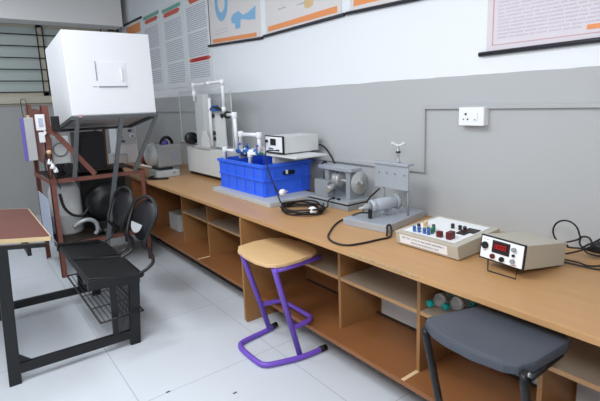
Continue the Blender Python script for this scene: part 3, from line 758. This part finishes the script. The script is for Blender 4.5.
# ------------------------------------------------------------------ crate group
q = MB().box((.225, 2.485, BT), (.66, 3.335, BT+.034), .003)
tag(q.build('base_board', M['lgrey']), 'pale grey board lying on the worktop under the blue crate', 'board')
cz0, cz1 = BT+.0345, 1.028
cx0, cx1, cy0, cy1 = .295, .715, 2.655, 3.32
t = thing('plastic_crate', ((cx0+cx1)/2, (cy0+cy1)/2, cz0), 'bright blue ribbed plastic crate on the pale board on the worktop', 'crate')
cr = MB(); w = .006; tp = .008
def side(mb, p, q, n, inset):
    """tapered side wall from p to q (top corners), n outward"""
cr.box((cx0+tp, cy0+tp, cz0), (cx1-tp, cy1-tp, cz0+.006))
p = [(cx0, cy0), (cx1, cy0), (cx1, cy1), (cx0, cy1)]
ins = [(cx0+tp, cy0+tp), (cx1-tp, cy0+tp), (cx1-tp, cy1-tp), (cx0+tp, cy1-tp)]
def lerp2(a, b, s): return (a[0]+(b[0]-a[0])*s, a[1]+(b[1]-a[1])*s)
def shell():
    bm = cr.bm
    o0 = [bm.verts.new((*c, cz0)) for c in ins]; o1 = [bm.verts.new((*c, cz1)) for c in p]
    i1 = [bm.verts.new((cx0+w if c[0] == cx0 else cx1-w, cy0+w if c[1] == cy0 else cy1-w, cz1)) for c in p]
    i0 = [bm.verts.new((c[0]+(w if c[0] < .5 else -w), c[1]+(w if c[1] < 3 else -w), cz0+.006)) for c in ins]
    for k in range(4):
        j = (k+1) % 4
        bm.faces.new((o0[k], o0[j], o1[j], o1[k])); bm.faces.new((i0[j], i0[k], i1[k], i1[j])); bm.faces.new((o1[k], o1[j], i1[j], i1[k]))
cr._add(shell)
rb = cr
H = cz1-cz0
for f0, f1, ex in ((0.0, .05, .007), (.47, .53, .009), (.90, 1.0, .012)):
    z0, z1 = cz0+H*f0, cz0+H*f1; k = tp*(1-f1)
    x0, x1, y0, y1 = cx0+k, cx1-k, cy0+k, cy1-k
    rb.box((x0-ex, y0-ex, z0), (x0+.003, y1+ex, z1), .002).box((x1-.003, y0-ex, z0), (x1+ex, y1+ex, z1), .002).box((x0, y0-ex, z0), (x1, y0+.003, z1), .002).box((x0, y1-.003, z0), (x1, y1+ex, z1), .002)
vr = cr
for s in (.02, .2, .4, .6, .8, .98):
    b0 = lerp2(ins[0], ins[3], s); b1 = lerp2(p[0], p[3], s); vr.bar((b0[0]-.003, b0[1], cz0), (b1[0]-.003, b1[1], cz1), .009, .006)
    b0 = lerp2(ins[0], ins[1], s); b1 = lerp2(p[0], p[1], s)
    if not .3 < s < .7: vr.bar((b0[0], b0[1]-.003, cz0), (b1[0], b1[1]-.003, cz1), .006, .009)
cr.build('crate_shell', M['crate'], t)
MB().prism(rrect(.11, .03, .014), (.505, cy0-.0125, .955), (1, 0, 0), (0, 0, 1), .004).build('hand_hole', M['bluebl'], t)
MB().box((.475, cy0-.017, .945), (.497, cy0-.0165+.004, .975), .002).build('tag', M['white'], t)

# pipework standing in the crate
t = thing('pipework', (.4, 3.0, .99), 'white PVC pipes with blue valves rising out of the blue crate', 'pipework')
def pipe(*pts, r=.0155, name='pipe'):
    m = MB(); m.tube(pts, r, 12)
    for q in pts[1:-1]: m.lathe(V(q)-V((0, 0, .0)), (0, 0, 1), [(-.022, .019), (-.018, .0215), (.018, .0215), (.022, .018)], 14)
    return m.build(name, M['pvc'], t)
pipe((.335, 3.285, .80), (.335, 3.285, 1.097), (.335, 3.12, 1.097))
pipe((.335, 3.21, 1.376), (.335, 3.095, 1.376), (.335, 3.085, 1.11))
pipe((.345, 3.04, 1.10), (.345, 3.03, 1.232), (.345, 2.77, 1.232), (.345, 2.77, 1.10))
pipe((.335, 2.89, .81), (.335, 2.89, 1.085), (.335, 2.80, 1.10))
pipe((.352, 3.12, 1.10), (.352, 2.97, 1.105), (.352, 2.76, 1.105))
MB().lathe((.335, 3.20, 1.376), (0, 1, 0), [(0, .02), (.0, .03), (.02, .03), (.02, 0)], 16).build('pipe_cap', M['black'], t)
for y in (3.06, 2.95, 2.80):
    MB().lathe((.352, y+.045, 1.105), (0, -1, 0), [(0, .02), (.015, .027), (.03, .024), (.06, .027), (.075, .022)], 16).build('valve_body', M['blueval'], t)
    MB().tube([(.352, y, 1.13), (.34, y-.005, 1.15), (.33, y-.035, 1.158)], .009, 8).build('valve_lever', M['blueval'], t)
MB().box((.335, 2.765, 1.125), (.365, 2.80, 1.14), .003).build('valve_handle', M['red'], t)
MB().box((.32, 2.72, 1.095), (.345, 2.745, 1.11), .002).build('coupling', M['green'], t)

# plate over the crate on two cross bars, and the panel meter on it
t = thing('support_plate', (.49, 2.8, 1.028), 'pale grey plate on two bars laid across the top of the blue crate', 'plate')
MB().box((.385, 2.385, 1.082), (.66, 3.22, 1.094), .001).build('plate', M['pgrey'], t)
MB().box((.40, 2.665, 1.0285), (.71, 2.695, 1.082)).build('cross_bar', M['lgrey'], t)
MB().box((.40, 3.15, 1.0285), (.71, 3.18, 1.082)).build('cross_bar', M['lgrey'], t)
t = thing('panel_meter', (.60, 2.660, 1.094), 'cream meter box with white black-framed panel on the plate over the blue crate', 'meter', 'meter boxes')
MB().box((.42, 2.575, 1.102), (.74, 2.795, 1.222), .003).build('case', M['pgrey'], t)
MB().box((.414, 2.567, 1.1), (.424, 2.803, 1.226), .002).build('frame', M['black'], t)
MB().box((.411, 2.582, 1.11), (.415, 2.790, 1.218), .001).build('front_panel', M['white'], t)
MB().box((.406, 2.655, 1.158), (.412, 2.720, 1.205), .001).build('display', M['black'], t)
MB().cyl((.412, 2.765, 1.185), (.40, 2.765, 1.185), .011, 14).build('knob', M['black'], t)
MB().box((.409, 2.690, 1.128), (.412, 2.750, 1.138)).build('printed_text', M['inkd'], t)
for y in (2.620, 2.640): MB().cyl((.412, y, 1.125), (.404, y, 1.125), .006, 10).build('terminal', M['blueval'], t)
for x, y in ((.45, 2.600), (.45, 2.770), (.70, 2.600), (.70, 2.770)): MB().cyl((x, y, 1.094), (x, y, 1.103), .012, 12).build('foot', M['rubber'], t)
# lead and plugs by the crate
t = thing('power_lead', (.3, 2.3, BT), 'coiled black lead with a white plug on the worktop before the blue crate', 'cable')
cl = []
for k in range(64):
    an = 2*PI*k/16; rr = 1+.06*math.sin(k*1.7)+.05*(k/64)
    cl.append((.328+.125*rr*math.cos(an)+.004*math.sin(k*.9), 2.255+.145*rr*math.sin(an), BT+.0105+.0095*(k//16)+.003*math.sin(k*1.3)))
MB().tube(cl, .0058, 8, smooth=2).build('coil', M['cable'], t)
MB().tube([cl[0], (.33, 2.41, .775), (.285, 2.44, .80), (.29, 2.49, .86), (.283, 2.54, .95), (.278, 2.585, 1.06), (.29, 2.60, 1.13), (.36, 2.605, 1.13), (.403, 2.61, 1.125)], .0045, 8, smooth=5).build('riser', M['cable'], t)
pl = MB().lathe((.31, 2.16, .793), (-.2, -1, 0), [(0, .01), (.015, .02), (.035, .026), (.055, .024), (.058, .0)], 14)
pl.build('plug', M['white'], t)
t = thing('mains_plug', (.27, 2.40, .86), 'white three-pin plug dangling in front of the blue crate corner', 'plug')
MB().lathe((.285, 2.448, .865), (-.1, -1, .15), [(0, .008), (.015, .014), (.03, .022), (.05, .022), (.053, .0)], 14).build('plug_body', M['white'], t)
MB().cyl((.282, 2.39, .873), (.279, 2.366, .875), .004, 8).cyl((.295, 2.39, .88), (.292, 2.366, .882), .004, 8).build('pin', M['steel'], t)
MB().tube([(.285, 2.449, .865), (.30, 2.50, .87), (.288, 2.545, .94), (.284, 2.59, 1.05)], .004, 8, smooth=5).build('lead', M['cable'], t)
t = MB().tube([(.74, 2.62, 1.14), (.765, 2.55, 1.13), (.775, 2.47, 1.05), (.77, 2.42, .97)], .006, 8, smooth=5).tube([(.70, 2.50, 1.00), (.69, 2.45, 1.03), (.66, 2.40, 1.02), (.62, 2.38, .93), (.61, 2.40, .82)], .007, 8, smooth=5)
tag(t.build('cable', M['cable']), 'black cables arching from the meter over the crate down to the pulley machine', 'cable')

# ------------------------------------------------------------------ vibration / pulley apparatus
t = thing('pulley_machine', (.65, 2.25, BT), 'grey shaft-and-disc test machine on a thick grey base right of the blue crate', 'machine')
MB().box((.525, 2.045, BT+.0), (.775, 2.46, BT+.03), .003).build('base', M['mgrey'], t)
MB().box((.535, 2.055, BT+.03), (.765, 2.45, BT+.04)).build('rubber_mat', M['rubber'], t)
MB().box((.53, 2.05, BT+.04), (.77, 2.455, BT+.056), .002).build('top_plate', M['alum'], t)
zt = BT+.056
for y in (2.12, 2.33):
    MB().box((.60, y-.02, zt), (.66, y+.02, 1.0), .003).build('bearing_post', M['mgrey'], t)
MB().box((.585, 2.07, 1.0), (.685, 2.40, 1.025), .003).build('top_bar', M['alum'], t)
MB().cyl((.63, 2.05, .93), (.63, 2.40, .93), .011, 14).build('shaft', M['steel'], t)
MB().lathe((.63, 2.235, .93), (0, -1, 0), [(-.025, .02), (-.025, .055), (-.01, .045), (.01, .045), (.025, .055), (.025, .02)], 24).build('pulley', M['steel'], t)
MB().lathe((.66, 2.075, .925), (0, -1, 0), [(0, .02), (0, .074), (.012, .074), (.012, .02), (.02, .02), (.02, 0)], 32).build('disc', M['acrylg'], t)
MB().lathe((.66, 2.053, .925), (0, -1, 0), [(0, .014), (.012, .014), (.014, 0)], 14).build('disc_hub', M['steel'], t)
MB().cyl((.60, 2.23, .90), (.50, 2.21, .885), .02, 16).build('motor_barrel', M['steel'], t)
MB().box((.545, 2.26, zt), (.60, 2.40, .93), .006).build('gear_case', M['mgrey'], t)
for y in (2.15, 2.2): MB().lathe((.545, y, zt), (0, 0, 1), [(0, .012), (.012, .012), (.016, 0)], 12).build('clamp_knob', M['black'], t)
t = MB().tube([(.545, 2.2, .826), (.49, 2.19, .815), (.475, 2.18, .78), (.46, 2.2, .767), (.44, 2.24, .767), (.45, 2.3, .767)], .004, 8, smooth=5)
tag(t.build('cable', M['cable']), 'thin black lead drooping over the edge of the pulley machine base', 'cable')

# ------------------------------------------------------------------ motor rig with upright plate
t = thing('motor_rig', (.52, 1.7, BT), 'grey motor rig with an upright grey plate and a small tap on top', 'motor rig')
MB().prism([(.345, 1.552), (.765, 1.63), (.745, 1.90), (.30, 1.845)], (0, 0, BT), (1, 0, 0), (0, 1, 0), .04, .003).build('base', M['alum'], t)
px = .575
MB().box((px, 1.605, .945), (px+.014, 1.855, 1.085), .002).build('upright_plate', M['alum'], t)
for y, n in ((1.62, 0), (1.80, 0)):
    MB().cyl((px+.02, y, BT+.04), (px+.02, y, .99), .006, 12).build('plate_post', M['mgrey'], t)
MB().box((px-.01, 1.60, 1.083), (px+.05, 1.86, 1.098), .002).build('top_ledge', M['alum'], t)
for y in (1.63, 1.70, 1.76, 1.82):
    MB().cyl((px-.001, y, 1.035), (px-.006, y, 1.035), .006, 10).build('screw', M['steel'], t)
tx, ty = px+.018, 1.69
MB().lathe((tx, ty, 1.098), (0, 0, 1), [(0, .012), (.01, .012), (.012, .007), (.05, .007), (.055, .012), (.07, .012), (.075, .006), (.10, .006)], 14).build('tap_body', M['steel'], t)
MB().tube([(tx-.005, ty+.035, 1.205), (tx, ty, 1.196), (tx+.005, ty-.035, 1.205)], .007, 8).cyl((tx-.005, ty+.035, 1.20), (tx-.005, ty+.035, 1.217), .01, 10).cyl((tx+.005, ty-.035, 1.20), (tx+.005, ty-.035, 1.217), .01, 10).build('tap_handle', M['pgrey'], t)
MB().cyl((tx, ty, 1.155), (tx, ty, 1.166), .013, 12).build('tap_collar', M['black'], t)
# horizontal motor
a0, a1 = V((.42, 1.745, .862)), V((.60, 1.70, .872)); ax = (a1-a0).normalized()
MB().lathe(a0, ax, [(0, .032), (.004, .036), (.03, .037), (.032, .035), (.034, .037), (.16, .037), (.165, .033)], 24).build('motor_barrel', M['alum'], t)
MB().lathe(a0, -ax, [(0, .024), (.03, .02), (.05, .010), (.075, .006), (.077, 0)], 18).build('motor_nose', M['steel'], t)
MB().lathe(a0+ax*.165, ax, [(0, .02), (.0, .042), (.012, .046), (.024, .042), (.024, .015)], 24).build('end_disc', M['mgrey'], t)
for s in (.04, .12):
    c = a0+ax*s; MB().box((c.x-.009, c.y-.022, BT+.04), (c.x+.009, c.y+.022, .84), .003).build('motor_foot', M['steel'], t)
MB().box((.39, 1.715, BT+.04), (.405, 1.735, .85), .002).build('bracket', M['black'], t)
t = thing('motor_cable', (.2, 1.7, BT), 'black cable looping from the motor rig over the front of the worktop', 'cable')
MB().tube([(.40, 1.73, .83), (.385, 1.80, .82), (.36, 1.89, .775), (.32, 1.895, .766), (.24, 1.85, .766), (.16, 1.79, .766), (.07, 1.71, .766), (.03, 1.62, .766), (.045, 1.545, .766), (.12, 1.515, .766), (.22, 1.50, .766), (.29, 1.49, .766), (.325, 1.505, .775), (.345, 1.525, .80), (.35, 1.54, .81), (.338, 1.548, .80), (.325, 1.535, .78), (.30, 1.515, .768)], .0052, 8, smooth=5).build('lead', M['cable'], t)
MB().tube([(.52, 1.915, .767), (.56, 1.925, .80), (.57, 1.90, .86), (.59, 1.83, .93)], .005, 8, smooth=5).build('upper_lead', M['cable'], t)

# ------------------------------------------------------------------ trainer kit
t = thing('trainer_kit', (.42, 1.24, BT), 'low cream trainer box with coloured terminals and a white title strip on its front', 'trainer kit')
prof = [(.255, .764), (.585, .764), (.585, .842), (.243, .828)]
MB().prism(prof, (0, 1.412, 0), (1, 0, 0), (0, 0, 1), .346, .003).build('case', M['cream'], t)
sx = V((.342, 0, .014)).normalized(); sn = V((-sx.z, 0, sx.x))
def tp_(u, y, h=0): return V((.243, y, .828))+sx*u+sn*h
pn = MB(); pn.prism([(.03, 1.10), (.315, 1.10), (.315, 1.385), (.03, 1.385)], V((.243, 0, .828))+sn*.0005, sx, (0, 1, 0), .0016); pn.build('top_panel', M['white'], t)
fu = V((0, -1, 0)); fv = V((-.012, 0, .064)).normalized(); fn_ = fu.cross(fv)
fo = V((.249, 1.24, .796))
MB().prism([(-.145, -.022), (.12, -.022), (.12, .02), (-.145, .02)], fo+fn_*.0003, fu, fv, .0012).build('title_strip', M['white'], t)
tx_ = MB()
def glyphs(mb, x0, x1, z, h):
    x = x0
    while x < x1:
        w = rnd.uniform(.003, .0055)
        mb.prism([(x, z), (x+w*.35, z), (x+w*.35+.001, z+h), (x+.001, z+h)], fo+fn_*.0016, fu, fv, .0002)
        mb.prism([(x, z+h*(.8 if rnd.random() < .5 else .4)), (x+w, z+h*(.8 if rnd.random() < .5 else .4)), (x+w, z+h), (x, z+h)], fo+fn_*.0016, fu, fv, .0002)
        x += w+(.005 if rnd.random() < .12 else .0012)
glyphs(tx_, -.13, .105, .002, .011); glyphs(tx_, -.08, .07, -.016, .010)
tx_.build('printed_title', M['inkt'], t)
def term(u, y, m, h=.028, r=.0085, name='terminal'):
    MB().lathe(tp_(u, y, .001), sn, [(0, r), (.004, r), (.005, r*.8), (h*.6, r*.8), (h*.62, r), (h, r*.9)], 12).build(name, M[m], t)
for u, y, m in ((.045, 1.33, 'blueval'), (.05, 1.305, 'blueval'), (.05, 1.275, 'blueval'), (.048, 1.25, 'blueval'), (.085, 1.335, 'bluebl'), (.075, 1.25, 'green'), (.07, 1.268, 'green'), (.10, 1.26, 'green'), (.12, 1.275, 'bluebl'), (.125, 1.33, 'yellow'), (.15, 1.34, 'yellow')): term(u, y, m)
for y in (1.225, 1.185, 1.16): term(.20, y, 'black', .022, .0095, 'switch')
def tblock(u, y, du, dy, h, m, name):
    mb = MB(); mb.prism([(u-du, y-dy), (u+du, y-dy), (u+du, y+dy), (u-du, y+dy)], V((.243, 0, .828))+sn*.001, sx, (0, 1, 0), h, .002); mb.build(name, M[m], t)
tblock(.055, 1.195, .011, .012, .028, 'dkred', 'rocker'); tblock(.065, 1.145, .02, .012, .034, 'dkred', 'rocker')
tblock(.175, 1.148, .035, .022, .006, 'black', 'display')
tblock(.215, 1.135, .03, .03, .005, 'black', 'display_bezel')
for u in (.16, .185, .21): tblock(u, 1.148, .006, .006, .0085, 'dkred', 'indicator')
for x in (.27, .57):
    for y in (1.085, 1.39): MB().cyl((x, y, BT), (x, y, .765), .01, 10).build('foot', M['rubber'], t)

# ------------------------------------------------------------------ digital meter (tilted on its wire stand)
A_ = V((.268, .982, .800))           # front bottom far corner
ux = V((-.026, -.197, .0)).normalized()        # along the front, to the right
dx = V((.253, -.042, -.035)).normalized()    # depth
dx = (dx-ux*dx.dot(ux)).normalized(); nz = ux.cross(-dx).normalized()
if nz.z < 0: nz = -nz
t = thing('digital_meter', A_+ux*.095, 'cream digital meter with red lit display, propped up on a wire stand', 'meter', 'meter boxes')
def mbox(u0, u1, d0, d1, z0, z1, bev=0):
    m = MB(); T = Matrix.Identity(4)
    for i in range(3): T[i][0] = ux[i]; T[i][1] = dx[i]; T[i][2] = nz[i]; T[i][3] = A_[i]
    m.T = T; m.box((u0, d0, z0), (u1, d1, z1), bev); return m
def mcyl(u, z, d0, d1, r, m, name, par=None):
    return MB().cyl(A_+ux*u+nz*z+dx*d0, A_+ux*u+nz*z+dx*d1, r, 18).build(name, M[m], par or t)
MW, MH, MD = .199, .100, .278
mbox(.002, MW-.002, .006, MD, .002, MH-.002, .003).build('case', M['cream'], t)
mbox(0, MW, 0, .009, 0, MH, .002).build('frame', M['black'], t)
mbox(.006, MW-.006, -.0015, .001, .006, MH-.006, .001).build('front_panel', M['white'], t)
k = mbox(.058, .136, -.005, .0, .038, .088, .002).build('display', M['black'], t)
mbox(.064, .130, -.0058, -.004, .050, .083, .001).build('display_window', M['ledwin'], k)
# seven-segment digits
dg = MB()
def seg7(ch, u, z, w, h):
    S = {'0': 'abcdef', '1': 'bc', '2': 'abged', '3': 'abgcd', '8': 'abcdefg', '7': 'abc'}[ch]; q = .0016
    pos = dict(a=(0, h-q, w, h), g=(0, h/2-q/2, w, h/2+q/2), d=(0, 0, w, q), f=(0, h/2, q, h), b=(w-q, h/2, w, h), e=(0, 0, q, h/2), c=(w-q, 0, w, h/2))
    for s in S:
        a, b, c, d = pos[s]; m = mbox(u+a, u+c, -.0066, -.0057, z+b, z+d); me = bpy.data.meshes.new('t'); m.bm.to_mesh(me); dg.bm.from_mesh(me); bpy.data.meshes.remove(me); m.bm.free()
for i in range(4): seg7('0', .072+.0132*i, .056, .0095, .018)
dg.build('digits', M['redl'], k)
mcyl(.026, .058, -.009, 0, .0145, 'black', 'knob'); mcyl(.066, .022, -.010, 0, .010, 'dkred', 'push_button'); mcyl(.108, .020, -.010, 0, .010, 'black', 'push_button')
kn = mcyl(.155, .072, -.012, 0, .0085, 'mgrey', 'knob'); mcyl(.155, .048, -.008, 0, .0055, 'black', 'socket'); mcyl(.155, .026, -.012, 0, .0085, 'mgrey', 'knob')
pr = MB()
def dash(u0, u1, z, h=.0022):
    m = mbox(u0, u1, -.0019, -.0013, z, z+h); me = bpy.data.meshes.new('t'); m.bm.to_mesh(me); pr.bm.from_mesh(me); bpy.data.meshes.remove(me); m.bm.free()
for u, z in ((.02, .083), (.034, .081), (.022, .035), (.029, .035), (.164, .06), (.16, .012), (.169, .012), (.06, .010), (.102, .008)): dash(u-.003, u+.003, z)
pr.build('printed_text', M['inkd'], t)
mbox(.145, .168, -.0019, -.0013, .009, .0115).build('maker_mark', M['red'], t)
q0 = A_+ux*.03+dx*.02+nz*.002; q1 = A_+ux*.165+dx*.02+nz*.002
g0 = V((.242, .925, BT+.003)); g1 = V((.24, .81, BT+.003))
MB().tube([q0, g0, g1, q1], .0028, 8).build('wire_stand', M['blackm'], t)
for u in (.02, MW-.02):
    p = A_+ux*u+dx*(MD-.02)+nz*.003; MB().cyl(p, (p.x, p.y, BT), .008, 12).build('rear_foot', M['rubber'], t)
bkm = A_+dx*MD
t = thing('meter_cables', (.65, .75, BT), 'tangle of black leads behind the digital meter, one looping upright', 'cable')
cb = lambda u, z: A_+ux*u+dx*(MD+.002)+nz*z
MB().tube([cb(.07, .05), (.60, .83, .815)]+[(.63, .797+.052*math.cos(q), .868+.054*math.sin(q)) for q in [math.radians(d) for d in range(200, -130, -30)]]+[(.65, .79, .80), (.68, .74, .80), (.70, .70, .80)], .0038, 8, smooth=6).build('loop_lead', M['cable'], t)
MB().tube([cb(.10, .03), (.58, .78, .79), (.64, .74, .80), (.69, .71, .812), (.74, .66, .80), (.77, .6, .775), (.775, .45, .767)], .0038, 8, smooth=6).build('power_lead', M['cable'], t)
MB().tube([cb(.14, .02), (.56, .72, .775), (.57, .68, .767), (.63, .64, .767), (.70, .62, .78), (.72, .68, .80)], .0034, 8, smooth=6).build('probe_lead', M['cable'], t)
MB().tube([cb(.16, .012), (.545, .70, .768), (.56, .64, .766), (.62, .59, .766), (.70, .54, .766), (.75, .50, .766)], .0036, 8, smooth=6).build('earth_lead', M['cable'], t)
MB().tube([(.70, .71, .80), (.73, .74, .835), (.735, .775, .83), (.71, .765, .80), (.70, .72, .79), (.74, .68, .80), (.76, .70, .82)], .0042, 8, smooth=6).build('knot_lead', M['cable'], t)
MB().tube([(.66, .74, .81), (.69, .70, .84), (.73, .69, .85), (.75, .72, .82), (.72, .75, .80), (.68, .73, .785), (.70, .68, .775), (.76, .66, .77)], .0036, 8, smooth=6).build('tangle_lead', M['cable'], t)
MB().box((.69, .675, .785), (.75, .725, .825), .008).build('adapter_plug', M['blackm'], t)

# ------------------------------------------------------------------ floor scraps
for x, y, a in ((-.694, 2.124, .4), (-.43, 1.89, 1.0)):
    q = MB().box((x-.011, y-.004, 0), (x+.011, y+.004, .003), .001)
    tag(q.build('floor_scrap', M['debris']), 'small dark scrap on the floor ' + ('on the tile joint, left of the other' if a < .5 else 'nearer the purple stool'), 'scrap', 'scraps on the floor')

# ------------------------------------------------------------------ lights (no fittings modelled)
def area(name, loc, rot, sx, sy, power, col=(1, 1, 1)):
    l = bpy.data.lights.new(name, 'AREA'); l.shape = 'RECTANGLE'; l.size = sx; l.size_y = sy; l.energy = power; l.color = col
    o = bpy.data.objects.new(name, l); COL.objects.link(o); o.location = loc; o.rotation_euler = rot; return o
COLD = (.93, .97, 1)
for x, y, s, p in ((-1.5, 5.6, .5, 17), (-1.5, 3.6, .5, 22), (-1.7, 1.7, 1.4, 66)):  # unseen area lights; the large one stands in for flash bounced off the ceiling
    area('unseen_ceiling_area', (x, y, CZ-.03), (0, 0, 0), s, s, p, COLD)
fl = area('camera_flash', (-1.65, -.3, 2.1), (0, 0, 0), .4, .4, 32, (1, .98, .97))
fl.rotation_euler = (V((-.2, 3.0, 1.1))-fl.location).to_track_quat('-Z', 'Y').to_euler()

w = bpy.data.worlds.new('World'); scene.world = w; w.use_nodes = True
w.node_tree.nodes['Background'].inputs[0].default_value = (.5, .55, .6, 1); w.node_tree.nodes['Background'].inputs[1].default_value = .3

# ------------------------------------------------------------------ camera
cam = bpy.data.cameras.new('camera'); co = bpy.data.objects.new('camera', cam); COL.objects.link(co)
from mathutils import Matrix as _M
co.matrix_world = _M(((0.793015,0.131613,-0.594815,-1.395683),(-0.608246,0.116380,-0.785171,0.000000),(-0.034114,0.984446,0.172344,1.463537),(0,0,0,1)))
cam.sensor_width = 36; cam.lens = 27.0; cam.shift_y = -0.03417; cam.clip_start = .05
scene.camera = co
scene.view_settings.view_transform = 'Standard'; scene.view_settings.look = 'None'
scene.view_settings.exposure = 0; scene.view_settings.gamma = 1
try: scene.view_settings.use_curve_mapping = False
except Exception: pass
